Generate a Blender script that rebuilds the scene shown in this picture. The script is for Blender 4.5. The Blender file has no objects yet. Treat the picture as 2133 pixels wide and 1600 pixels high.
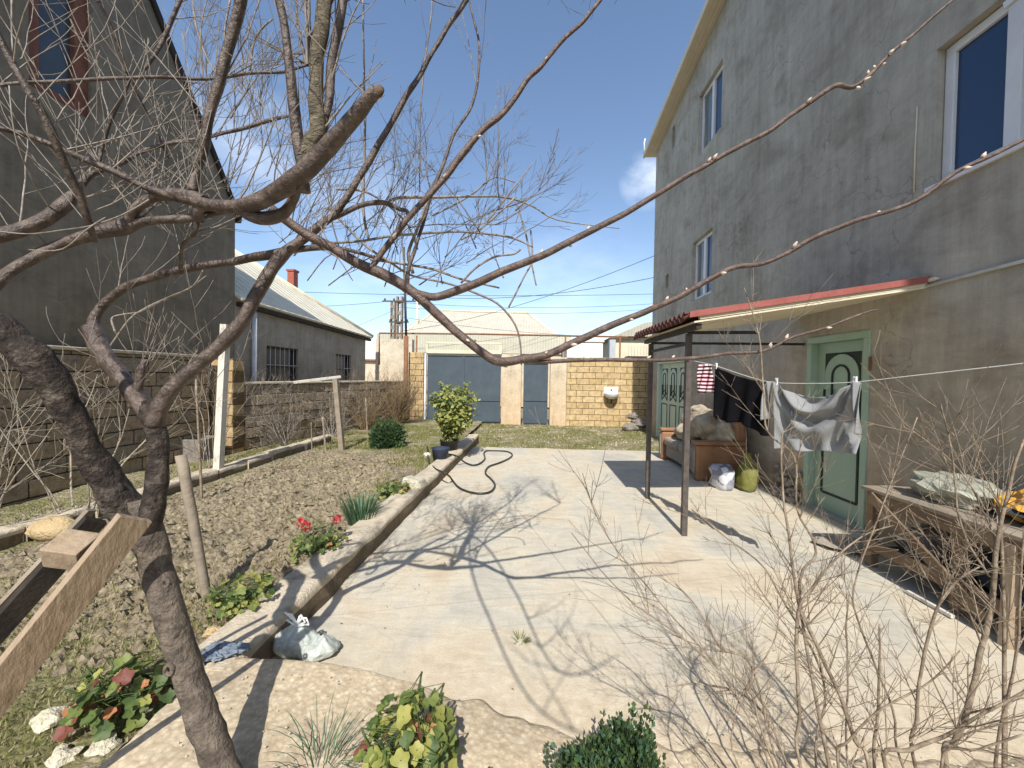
import bpy, math, random
from mathutils import Vector, noise
R_ = math.radians
col = bpy.context.scene.collection
scene = bpy.context.scene
V = Vector
# ------------------------------------------------------------------ camera
FPX, CH = 800.0, 1.57
yaw, pit, rol = R_(2.8), R_(1.1), R_(1.0)
FW = V((-math.sin(yaw)*math.cos(pit), math.cos(yaw)*math.cos(pit), -math.sin(pit)))
r0 = FW.cross(V((0, 0, 1))).normalized(); u0 = r0.cross(FW)
RT = math.cos(rol)*r0 + math.sin(rol)*u0
UP = math.cos(rol)*u0 - math.sin(rol)*r0
CAM = V((0, 0, CH))
def ray(u, v): return FW*FPX + RT*(u-1066.5) + UP*(800-v)
def P(u, v, Y): a = ray(u, v); return CAM + a*(Y/a.y)
def W(u, v, X): a = ray(u, v); return CAM + a*(X/a.x)
def G(u, v, z=0.0): a = ray(u, v); return CAM + a*((z-CH)/a.z)

# ------------------------------------------------------------------ nodes / materials
MATS = {}
def newmat(name):
    m = bpy.data.materials.new(name); m.use_nodes = True
    nt = m.node_tree; nt.nodes.clear()
    out = nt.nodes.new('ShaderNodeOutputMaterial'); b = nt.nodes.new('ShaderNodeBsdfPrincipled')
    nt.links.new(b.outputs[0], out.inputs[0])
    MATS[name] = m
    return m, nt, b
def N(nt, t, **kw):
    n = nt.nodes.new(t)
    for k, v in kw.items():
        if isinstance(k, str) and k.startswith('i_'):
            n.inputs[k[2:].replace('_', ' ')].default_value = v
        else: setattr(n, k, v)
    return n
def c4(c): return (c[0], c[1], c[2], 1)
def coords(nt, sc=(1, 1, 1), rot=(0, 0, 0), kind='Object'):
    t = N(nt, 'ShaderNodeTexCoord'); m = N(nt, 'ShaderNodeMapping')
    m.inputs['Scale'].default_value = sc; m.inputs['Rotation'].default_value = rot
    nt.links.new(t.outputs[kind], m.inputs[0]); return m.outputs[0]
def nz(nt, vec, scale, detail=6, rough=.6, dist=0.0):
    n = N(nt, 'ShaderNodeTexNoise'); n.inputs['Scale'].default_value = scale
    n.inputs['Detail'].default_value = detail; n.inputs['Roughness'].default_value = rough
    n.inputs['Distortion'].default_value = dist
    nt.links.new(vec, n.inputs['Vector']); return n.outputs['Fac']
def ramp(nt, fac, stops):
    r = N(nt, 'ShaderNodeValToRGB'); e = r.color_ramp.elements
    while len(e) > 1: e.remove(e[0])
    e[0].position = stops[0][0]; e[0].color = c4(stops[0][1])
    for p, c in stops[1:]:
        x = e.new(p); x.color = c4(c)
    nt.links.new(fac, r.inputs[0]); return r.outputs[0]
def fr(nt, fac, a, b):
    r = N(nt, 'ShaderNodeMapRange'); r.inputs[1].default_value = a; r.inputs[2].default_value = b
    nt.links.new(fac, r.inputs[0]); return r.outputs[0]
def mix(nt, f, a, b, mode='MIX'):
    m = N(nt, 'ShaderNodeMix', data_type='RGBA', blend_type=mode)
    for s, x in ((0, f), (6, a), (7, b)):
        if isinstance(x, (int, float)): m.inputs[s].default_value = x
        elif isinstance(x, tuple): m.inputs[s].default_value = c4(x)
        else: nt.links.new(x, m.inputs[s])
    return m.outputs[2]
def mth(nt, op, a, b=0.0):
    m = N(nt, 'ShaderNodeMath', operation=op)
    for i, x in ((0, a), (1, b)):
        if isinstance(x, (int, float)): m.inputs[i].default_value = x
        else: nt.links.new(x, m.inputs[i])
    return m.outputs[0]
def bump(nt, b, h, strength=.5, dist=.02):
    n = N(nt, 'ShaderNodeBump'); n.inputs['Strength'].default_value = strength
    n.inputs['Distance'].default_value = dist
    nt.links.new(h, n.inputs['Height']); nt.links.new(n.outputs[0], b.inputs['Normal'])
def simple(name, a, b_, scale=6, rough=.8, bmp=.3, bscale=40, metal=0, stretch=(1, 1, 1), bdist=.01, spec=.3, c=None):
    m, nt, b = newmat(name)
    vec = coords(nt, stretch)
    f = nz(nt, vec, scale, 8, .65)
    stops = [(.3, a), (.7, b_)] if c is None else [(.28, a), (.5, b_), (.72, c)]
    nt.links.new(ramp(nt, f, stops), b.inputs['Base Color'])
    b.inputs['Roughness'].default_value = rough; b.inputs['Metallic'].default_value = metal
    b.inputs['Specular IOR Level'].default_value = spec
    if bmp: bump(nt, b, nz(nt, vec, bscale, 6), bmp, bdist)
    return m
def leafmat(name, a, b_, trans=.25):
    m, nt, b = newmat(name)
    vec = coords(nt)
    nt.links.new(ramp(nt, nz(nt, vec, 14, 5), [(.35, a), (.65, b_)]), b.inputs['Base Color'])
    b.inputs['Roughness'].default_value = .55; b.inputs['Specular IOR Level'].default_value = .35
    t = N(nt, 'ShaderNodeBsdfTranslucent'); t.inputs[0].default_value = c4([min(1, x*1.4) for x in b_])
    mx = N(nt, 'ShaderNodeMixShader'); mx.inputs[0].default_value = trans
    nt.links.new(b.outputs[0], mx.inputs[1]); nt.links.new(t.outputs[0], mx.inputs[2])
    out = [n for n in nt.nodes if n.type == 'OUTPUT_MATERIAL'][0]
    nt.links.new(mx.outputs[0], out.inputs[0])
    return m
def brickmat(name, axes, cols, mortar, bw, bh, ms=.012, dark=None, bs=.9, off=(0, 0), rough_edge=.03):
    m, nt, b = newmat(name)
    t = N(nt, 'ShaderNodeTexCoord'); s = N(nt, 'ShaderNodeSeparateXYZ'); c = N(nt, 'ShaderNodeCombineXYZ')
    nt.links.new(t.outputs['Object'], s.inputs[0])
    w = nz(nt, t.outputs['Object'], 3.5, 4)
    nt.links.new(mth(nt, 'ADD', s.outputs[axes[0]], mth(nt, 'MULTIPLY', w, rough_edge)), c.inputs[0])
    nt.links.new(mth(nt, 'ADD', s.outputs[axes[1]], mth(nt, 'MULTIPLY', w, rough_edge)), c.inputs[1])
    br = N(nt, 'ShaderNodeTexBrick'); nt.links.new(c.outputs[0], br.inputs['Vector'])
    br.inputs['Scale'].default_value = 1; br.inputs['Brick Width'].default_value = bw
    br.inputs['Row Height'].default_value = bh; br.inputs['Mortar Size'].default_value = ms
    br.inputs['Mortar Smooth'].default_value = .3
    br.inputs['Color1'].default_value = c4(cols[0]); br.inputs['Color2'].default_value = c4(cols[1])
    br.inputs['Mortar'].default_value = c4(mortar)
    n1 = nz(nt, t.outputs['Object'], 9, 8, .7)
    colr = mix(nt, .75, br.outputs['Color'], ramp(nt, n1, [(.3, (.45, .42, .38)), (.7, (1.25, 1.2, 1.1))]), 'MULTIPLY')
    if dark: colr = mix(nt, fr(nt, nz(nt, t.outputs['Object'], 1.1, 5), .45, .7), colr, dark)
    nt.links.new(colr, b.inputs['Base Color']); b.inputs['Roughness'].default_value = .95
    b.inputs['Specular IOR Level'].default_value = .1
    h = mth(nt, 'ADD', mth(nt, 'MULTIPLY', br.outputs['Fac'], -1.0), mth(nt, 'MULTIPLY', nz(nt, t.outputs['Object'], 30, 8, .7), .9))
    bump(nt, b, h, bs, .03)
    return m

# plaster of the big house
def plaster(name, a, b_, c, seed=0, streak=.5):
    m, nt, b = newmat(name)
    vec = coords(nt); vs = coords(nt, (1, 1, .12))
    f1 = nz(nt, vec, .9, 7, .65, .6)
    base = ramp(nt, f1, [(.25, a), (.5, b_), (.75, c)])
    st = nz(nt, vs, 9, 7, .7)
    base = mix(nt, streak, base, ramp(nt, st, [(.3, (.62, .62, .62)), (.7, (1.25, 1.25, 1.22))]), 'MULTIPLY')
    sm = nz(nt, coords(nt, (1, .45, 1), (.6, 0, 0)), 5.5, 6, .75, 1.5)
    base = mix(nt, .45, base, ramp(nt, sm, [(.35, (.78, .77, .755)), (.62, (1.15, 1.15, 1.15))]), 'MULTIPLY')
    blot = nz(nt, coords(nt, (1, .7, 1)), 2.1, 5, .6, .4)
    base = mix(nt, .8, base, ramp(nt, blot, [(.5, (1.02, 1.02, 1.02)), (.70, (.74, .71, .67))]), 'MULTIPLY')
    vo = N(nt, 'ShaderNodeTexVoronoi', feature='DISTANCE_TO_EDGE'); vo.inputs['Scale'].default_value = .45
    wv = N(nt, 'ShaderNodeVectorMath', operation='ADD'); nn = N(nt, 'ShaderNodeTexNoise'); nn.inputs['Scale'].default_value = 1.8; nn.inputs['Detail'].default_value = 6
    nt.links.new(vec, nn.inputs['Vector']); nt.links.new(vec, wv.inputs[0]); nt.links.new(nn.outputs['Color'], wv.inputs[1]); nt.links.new(wv.outputs[0], vo.inputs['Vector'])
    base = mix(nt, mth(nt, 'MULTIPLY', ramp(nt, vo.outputs['Distance'], [(.0, (1, 1, 1)), (.004, (0, 0, 0))]), .45), base, (.10, .095, .085))
    sz = N(nt, 'ShaderNodeSeparateXYZ'); nt.links.new(vec, sz.inputs[0])
    zz = mth(nt, 'SUBTRACT', sz.outputs['Z'], mth(nt, 'MULTIPLY', nz(nt, coords(nt, (1, 1, .5)), 1.6, 7, .7), 3.2))
    base = mix(nt, fr(nt, zz, .9, -1.6), base, mix(nt, .8, base, (.92, .74, .56), 'MULTIPLY'))
    nt.links.new(base, b.inputs['Base Color']); b.inputs['Roughness'].default_value = .93
    b.inputs['Specular IOR Level'].default_value = .15
    h = mth(nt, 'ADD', mth(nt, 'MULTIPLY', sm, 1.6), mth(nt, 'ADD', nz(nt, vec, 60, 6), mth(nt, 'MULTIPLY', st, .8)))
    bump(nt, b, h, .35, .02)
    return m
plaster('plaster', (.32, .295, .25), (.435, .41, .355), (.53, .505, .44))
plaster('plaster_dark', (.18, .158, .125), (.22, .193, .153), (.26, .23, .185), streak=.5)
plaster('plaster_tan', (.31, .285, .24), (.36, .33, .28), (.41, .375, .32), streak=.55)
plaster('render_light', (.52, .46, .36), (.62, .55, .43), (.70, .63, .52), streak=.3)
# slab
m, nt, b = newmat('slab')
v1 = coords(nt); v2 = coords(nt, (1.0, .28, 1), (0, 0, .35)); v3 = coords(nt, (1, 3.2, 1), (0, 0, -.12))
f = nz(nt, v1, 1.0, 8, .6, 1.0)
base = ramp(nt, f, [(.28, (.42, .405, .365)), (.42, (.50, .475, .41)), (.53, (.56, .51, .41)), (.66, (.54, .46, .345))])
f2 = nz(nt, v3, 2.6, 8, .7, 1.8)
base = mix(nt, .8, base, ramp(nt, f2, [(.3, (.80, .785, .76)), (.65, (1.12, 1.10, 1.07))]), 'MULTIPLY')
f3 = nz(nt, v2, 9, 8, .75, 2.0)
base = mix(nt, .4, base, ramp(nt, f3, [(.3, (.8, .8, .8)), (.7, (1.12, 1.12, 1.1))]), 'MULTIPLY')
sp = nz(nt, v1, 85, 3, .6)
base = mix(nt, .4, base, ramp(nt, sp, [(.3, (.72, .7, .66)), (.5, (1.02, 1.02, 1.02))]), 'MULTIPLY')
st = nz(nt, v1, .75, 4, .5)
base = mix(nt, ramp(nt, st, [(.60, (0, 0, 0)), (.72, (.6, .6, .6))]), base, (.44, .36, .26))
vo = N(nt, 'ShaderNodeTexVoronoi', feature='DISTANCE_TO_EDGE'); vo.inputs['Scale'].default_value = .38
wv = N(nt, 'ShaderNodeVectorMath', operation='ADD'); nn = N(nt, 'ShaderNodeTexNoise'); nn.inputs['Scale'].default_value = 1.5
nt.links.new(v1, nn.inputs['Vector']); nt.links.new(v1, wv.inputs[0]); nt.links.new(nn.outputs['Color'], wv.inputs[1])
nt.links.new(wv.outputs[0], vo.inputs['Vector'])
cr = ramp(nt, vo.outputs['Distance'], [(.0, (1, 1, 1)), (.0045, (0, 0, 0))])
base = mix(nt, mth(nt, 'MULTIPLY', cr, .28), base, (.3, .27, .22))
sx = N(nt, 'ShaderNodeSeparateXYZ'); nt.links.new(v1, sx.inputs[0])
wj = mth(nt, 'MULTIPLY', nz(nt, v1, 3, 5), .05)
for (kx, ky, k0, wd) in ((1, .315, 1.315, .005), (1, -.02, 2.2, .004), (.02, 1, 5.35, .004), (-.25, 1, 2.75, .003)):
    ln = mth(nt, 'ADD', mth(nt, 'ADD', mth(nt, 'MULTIPLY', sx.outputs['X'], kx), mth(nt, 'MULTIPLY', sx.outputs['Y'], ky)), wj)
    dl = mth(nt, 'ABSOLUTE', mth(nt, 'SUBTRACT', ln, k0))
    base = mix(nt, mth(nt, 'MULTIPLY', fr(nt, dl, wd*2.2, 0.0), mth(nt, 'MULTIPLY', nz(nt, v1, 2.2, 4), .95)), base, (.24, .21, .17))
yy_ = mth(nt, 'ADD', sx.outputs['Y'], mth(nt, 'MULTIPLY', nz(nt, v1, 2.2, 8, .7), .9))
dirt = ramp(nt, fr(nt, yy_, 2.15, 2.95), [(0, (1, 1, 1)), (.5, (.35, .35, .35)), (1, (0, 0, 0))])
base = mix(nt, mth(nt, 'MULTIPLY', dirt, .97), base, ramp(nt, nz(nt, v1, 14, 8, .7), [(.3, (.43, .345, .235)), (.5, (.54, .45, .325)), (.7, (.66, .575, .44))]))
nt.links.new(base, b.inputs['Base Color']); b.inputs['Roughness'].default_value = .88; b.inputs['Specular IOR Level'].default_value = .2
bump(nt, b, mth(nt, 'ADD', mth(nt, 'MULTIPLY', f3, 1.2), mth(nt, 'ADD', nz(nt, v1, 130, 4), mth(nt, 'MULTIPLY', f2, 1.5))), .4, .008)
# soil
def soilmat(name, cols, green=None, gpos=.6, bs=1.0, sc=22):
    m, nt, b = newmat(name)
    v1 = coords(nt)
    f = nz(nt, v1, sc, 9, .72)
    base = ramp(nt, f, [(.30, cols[0]), (.5, cols[1]), (.66, cols[2])])
    base = mix(nt, .6, base, ramp(nt, nz(nt, v1, 1.3, 5), [(.32, (.58, .57, .57)), (.5, (.95, .93, .9)), (.7, (1.16, 1.13, 1.06))]), 'MULTIPLY')
    vo = N(nt, 'ShaderNodeTexVoronoi'); vo.inputs['Scale'].default_value = sc*1.6; nt.links.new(v1, vo.inputs['Vector'])
    base = mix(nt, .35, base, ramp(nt, vo.outputs['Distance'], [(.1, (1.2, 1.2, 1.15)), (.6, (.6, .58, .55))]), 'MULTIPLY')
    if green:
        g = nz(nt, v1, 2.2, 8, .75)
        base = mix(nt, ramp(nt, g, [(gpos-.04, (0, 0, 0)), (gpos+.08, (.8, .8, .8))]), base, green)
    nt.links.new(base, b.inputs['Base Color']); b.inputs['Roughness'].default_value = 1; b.inputs['Specular IOR Level'].default_value = .05
    bump(nt, b, mth(nt, 'ADD', f, mth(nt, 'MULTIPLY', vo.outputs['Distance'], -.7)), bs, .03)
    return m
soilmat('soil', ((.17, .14, .095), (.32, .27, .19), (.48, .415, .30)), sc=17)
soilmat('turf_soil', ((.24, .205, .13), (.40, .35, .235), (.55, .49, .35)), (.17, .17, .065), .48, sc=26)
soilmat('ledge_soil', ((.42, .335, .23), (.54, .45, .325), (.66, .575, .44)), None, bs=.3, sc=24)
soilmat('far_ground', ((.25, .22, .17), (.32, .29, .22), (.42, .38, .3)))
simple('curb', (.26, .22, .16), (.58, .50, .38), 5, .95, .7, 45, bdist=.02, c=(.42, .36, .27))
simple('curb_shaded_side', (.10, .078, .052), (.24, .19, .13), 7, .95, .9, 50, bdist=.03, c=(.16, .125, .085))  # darker curb flank: its shade from the sun is put into the colour
simple('bark', (.03, .02, .016), (.085, .06, .048), 26, .45, .55, 55, stretch=(1, 1, .9), bdist=.02, spec=.5, c=(.20, .155, .125))
simple('bark_old', (.05, .04, .033), (.155, .125, .10), 22, .8, .9, 60, stretch=(1, 1, .9), bdist=.028, c=(.27, .225, .175))
simple('bark_dark', (.012, .009, .008), (.045, .034, .028), 22, .75, .8, 60, bdist=.03, c=(.17, .14, .11))
simple('bark_pale', (.07, .055, .035), (.15, .125, .085), 26, .8, 1.0, 70, stretch=(1, 1, 1.8), bdist=.02, c=(.30, .255, .185))
simple('bark_branch', (.06, .038, .03), (.10, .065, .052), 34, .5, .7, 80, bdist=.01, spec=.5, c=(.20, .145, .115))
simple('twig', (.12, .10, .082), (.38, .33, .275), 30, .6, .2, 80)
simple('twig_far', (.07, .06, .055), (.24, .205, .18), 12, .6, .2, 80)
simple('twig_pale', (.24, .20, .15), (.42, .36, .285), 12, .7, .2, 80)
simple('stem_tan', (.10, .075, .052), (.25, .195, .14), 22, .7, .4, 90, c=(.42, .345, .26))
simple('reed', (.16, .11, .06), (.34, .25, .15), 9, .8, .2, 90)
simple('bud', (.45, .34, .26), (.72, .62, .52), 60, .6, .2, 90)
simple('cut_wood', (.06, .04, .025), (.16, .11, .065), 30, .8, .4, 90)
simple('wood_new', (.17, .12, .078), (.36, .275, .19), 14, .7, .6, 60, stretch=(1, 1, .35), c=(.27, .195, .13))
simple('wood_grey', (.20, .165, .125), (.36, .30, .23), 8, .85, .6, 60, stretch=(1, .3, 1))
simple('wood_brown', (.12, .08, .05), (.25, .175, .11), 8, .8, .5, 60, stretch=(1, .3, 1))
simple('wood_dark', (.015, .012, .010), (.05, .04, .032), 8, .8, .4, 60)
simple('white_wood', (.34, .30, .24), (.68, .65, .58), 13, .8, .5, 60, stretch=(1, 1, .3), c=(.58, .55, .48))
simple('gate_metal', (.05, .07, .09), (.075, .10, .125), 2.5, .6, .15, 18, metal=0, spec=.4)
simple('rust', (.16, .07, .035), (.30, .15, .08), 8, .85, .4, 50)
simple('steel_post', (.055, .045, .04), (.12, .10, .09), 12, .6, .3, 60, spec=.4)
simple('dark_iron', (.025, .022, .02), (.06, .05, .045), 14, .6, .3, 60)
simple('red_bounce_cut', (.11, .06, .05), (.19, .10, .085), 7, .85, .4, 40)  # sheet top dulled only to cut red light bounced onto the house wall
simple('red_sheet', (.22, .06, .05), (.33, .105, .09), 4, .7, .3, 30, c=(.27, .08, .066))
simple('red_old', (.06, .024, .018), (.13, .05, .04), 12, .8, .5, 50)
simple('cream', (.60, .53, .38), (.75, .68, .52), 3, .7, .15, 30)
simple('trim_tan', (.62, .56, .43), (.72, .66, .53), 3, .6, .1, 30)
simple('white_pvc', (.66, .67, .68), (.78, .79, .80), 3, .35, .03, 30, spec=.5)
simple('door_green', (.285, .40, .31), (.345, .46, .365), 3, .5, .12, 30, spec=.45)
simple('door_sunlit', (.46, .58, .47), (.54, .64, .53), 3, .5, .12, 30, spec=.45)  # lighter copy of the door green, reflected sun put into the colour
simple('door_black', (.012, .022, .017), (.03, .045, .034), 6, .55, .1, 30)
simple('concrete', (.30, .285, .25), (.44, .42, .37), 8, .9, .5, 60)
simple('pipe_grey', (.40, .42, .44), (.50, .52, .54), 4, .5, .05, 30)
simple('hose', (.012, .014, .014), (.035, .038, .036), 10, .4, .1, 90, spec=.5)
simple('pot_black', (.01, .01, .012), (.025, .025, .03), 10, .5, .1, 50)
simple('pot_blue', (.02, .028, .06), (.05, .06, .10), 10, .5, .1, 50)
simple('stone_pale', (.52, .47, .34), (.74, .69, .54), 9, .95, .9, 40, bdist=.03)
simple('stone_yellow', (.45, .33, .17), (.62, .48, .28), 9, .95, .9, 40, bdist=.03)
simple('stone_grey', (.16, .14, .12), (.33, .29, .25), 9, .95, .9, 40, bdist=.03)
simple('cloth_black', (.004, .004, .005), (.010, .009, .011), 10, .95, .4, 200, spec=.1)
simple('cloth_grey', (.255, .26, .262), (.29, .295, .297), 20, .95, .4, 300, spec=.1)
simple('cloth_cream', (.24, .17, .11), (.40, .34, .25), 5, .95, .5, 100, spec=.1, c=(.60, .54, .43))
simple('cloth_bluegrey', (.12, .15, .19), (.24, .28, .33), 18, .9, .5, 90, spec=.1)
simple('sofa_tan', (.27, .23, .185), (.42, .37, .30), 20, .95, .4, 120, spec=.1)
simple('sofa_orange', (.24, .12, .06), (.36, .20, .11), 5, .55, .2, 40)
simple('sack_green', (.13, .135, .03), (.23, .225, .06), 12, .6, .5, 60)
simple('basin', (.24, .25, .20), (.42, .42, .34), 6, .5, .6, 25, spec=.5)
simple('orange_bag', (.55, .26, .03), (.80, .48, .10), 9, .55, .8, 30)
simple('dark_plastic', (.02, .024, .03), (.07, .08, .09), 9, .5, .5, 30)
simple('wire', (.03, .03, .035), (.06, .06, .07), 9, .6, 0)
simple('line', (.45, .45, .42), (.6, .6, .57), 9, .6, 0)
simple('red_chimney', (.30, .08, .05), (.42, .13, .09), 9, .8, .3, 40)
simple('white_wall', (.78, .76, .74), (.88, .86, .84), 3, .8, .1, 20)
simple('rust_frame', (.16, .06, .04), (.26, .11, .07), 8, .7, .2, 40)
simple('glass_old', (.045, .06, .075), (.07, .09, .11), 2, .25, 0, spec=.5)
simple('glass_dark', (.02, .022, .025), (.05, .055, .06), 2, .3, 0, spec=.5)
simple('bars', (.42, .42, .42), (.55, .55, .54), 2, .5, 0)
simple('cinder', (.20, .17, .14), (.36, .31, .26), 20, .95, .8, 60)
leafmat('leaf_green', (.05, .085, .025), (.115, .165, .045))
leafmat('leaf_yellow', (.22, .24, .06), (.38, .36, .10))
leafmat('leaf_lime', (.12, .16, .04), (.22, .26, .07))
leafmat('leaf_red', (.13, .035, .028), (.24, .08, .055))
leafmat('leaf_orange', (.36, .13, .05), (.45, .22, .10))
leafmat('leaf_dark', (.02, .042, .018), (.045, .08, .03), .15)
leafmat('leaf_bluegreen', (.04, .10, .055), (.10, .18, .09))
leafmat('petal_red', (.45, .04, .05), (.62, .10, .09))
leafmat('grass', (.11, .14, .03), (.25, .26, .07))
leafmat('grass_dry', (.30, .26, .13), (.46, .40, .24))
# glass with sky reflection
m, nt, b = newmat('glass_blue')
b.inputs['Base Color'].default_value = (.012, .04, .11, 1); b.inputs['Roughness'].default_value = .04
b.inputs['Specular IOR Level'].default_value = .6
m, nt, b = newmat('glass_curtain')
nt.links.new(ramp(nt, nz(nt, coords(nt, (1, 9, .4)), 5, 4), [(.35, (.07, .08, .075)), (.65, (.24, .25, .23))]), b.inputs['Base Color'])
b.inputs['Roughness'].default_value = .07; b.inputs['Specular IOR Level'].default_value = .5
# bag: thin translucent polythene
m, nt, b = newmat('polythene')
vec = coords(nt); nt.links.new(ramp(nt, nz(nt, vec, 14, 6, .7, .8), [(.35, (.36, .40, .36)), (.6, (.66, .71, .66))]), b.inputs['Base Color'])
b.inputs['Roughness'].default_value = .28; b.inputs['Transmission Weight'].default_value = .25
bump(nt, b, nz(nt, vec, 26, 5, .6, 3.0), .45, .015)
m, nt, b = newmat('polythene_white')
b.inputs['Base Color'].default_value = (.8, .82, .8, 1); b.inputs['Roughness'].default_value = .35
# patterned cloth: red / pink check, sofa floral, printed bag
m, nt, b = newmat('cloth_pink')
w = N(nt, 'ShaderNodeTexWave'); w.bands_direction = 'Z'; w.inputs['Scale'].default_value = 9; w.inputs['Distortion'].default_value = 1.5
nt.links.new(coords(nt), w.inputs['Vector'])
nt.links.new(ramp(nt, w.outputs['Fac'], [(.3, (.02, .012, .02)), (.42, (.55, .04, .12)), (.6, (.75, .30, .38)), (.8, (.8, .7, .7))]), b.inputs['Base Color'])
b.inputs['Roughness'].default_value = .9
m, nt, b = newmat('bag_print')
vo = N(nt, 'ShaderNodeTexVoronoi'); vo.inputs['Scale'].default_value = 11; nt.links.new(coords(nt), vo.inputs['Vector'])
nt.links.new(ramp(nt, vo.outputs['Color'], [(.35, (.62, .63, .65)), (.5, (.10, .11, .20)), (.7, (.55, .55, .58))]), b.inputs['Base Color'])
b.inputs['Roughness'].default_value = .6
# corrugated asbestos roof sheets
def corrmat(name, axis, a, b_, per=.16, strength=.9):
    m, nt, b = newmat(name)
    t = N(nt, 'ShaderNodeTexCoord'); s = N(nt, 'ShaderNodeSeparateXYZ'); nt.links.new(t.outputs['Object'], s.inputs[0])
    h = mth(nt, 'SINE', mth(nt, 'MULTIPLY', s.outputs[axis], 2*math.pi/per))
    base = ramp(nt, nz(nt, t.outputs['Object'], 2.2, 7, .7), [(.3, a), (.7, b_)])
    nt.links.new(base, b.inputs['Base Color']); b.inputs['Roughness'].default_value = .9; b.inputs['Specular IOR Level'].default_value = .1
    bump(nt, b, h, strength, .03); return m
corrmat('slate_x', 'X', (.42, .39, .315), (.53, .495, .41), .30)
corrmat('slate_y', 'Y', (.54, .50, .39), (.70, .65, .52), .30, .6)
corrmat('clad_x', 'X', (.50, .48, .38), (.60, .575, .46), .28)
# block walls
brickmat('blocks_side', (1, 2), ((.215, .155, .10), (.275, .205, .135)), (.055, .042, .03), .42, .205, .010, dark=(.125, .10, .068))  # side-wall stone darkened to brown, shade put into its colour
brickmat('blocks_back', (0, 2), ((.56, .42, .23), (.66, .52, .31)), (.20, .145, .085), .40, .195, .009, rough_edge=.02)
brickmat('blocks_end', (0, 2), ((.52, .37, .19), (.60, .46, .27)), (.20, .14, .08), .30, .20, .012)

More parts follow.
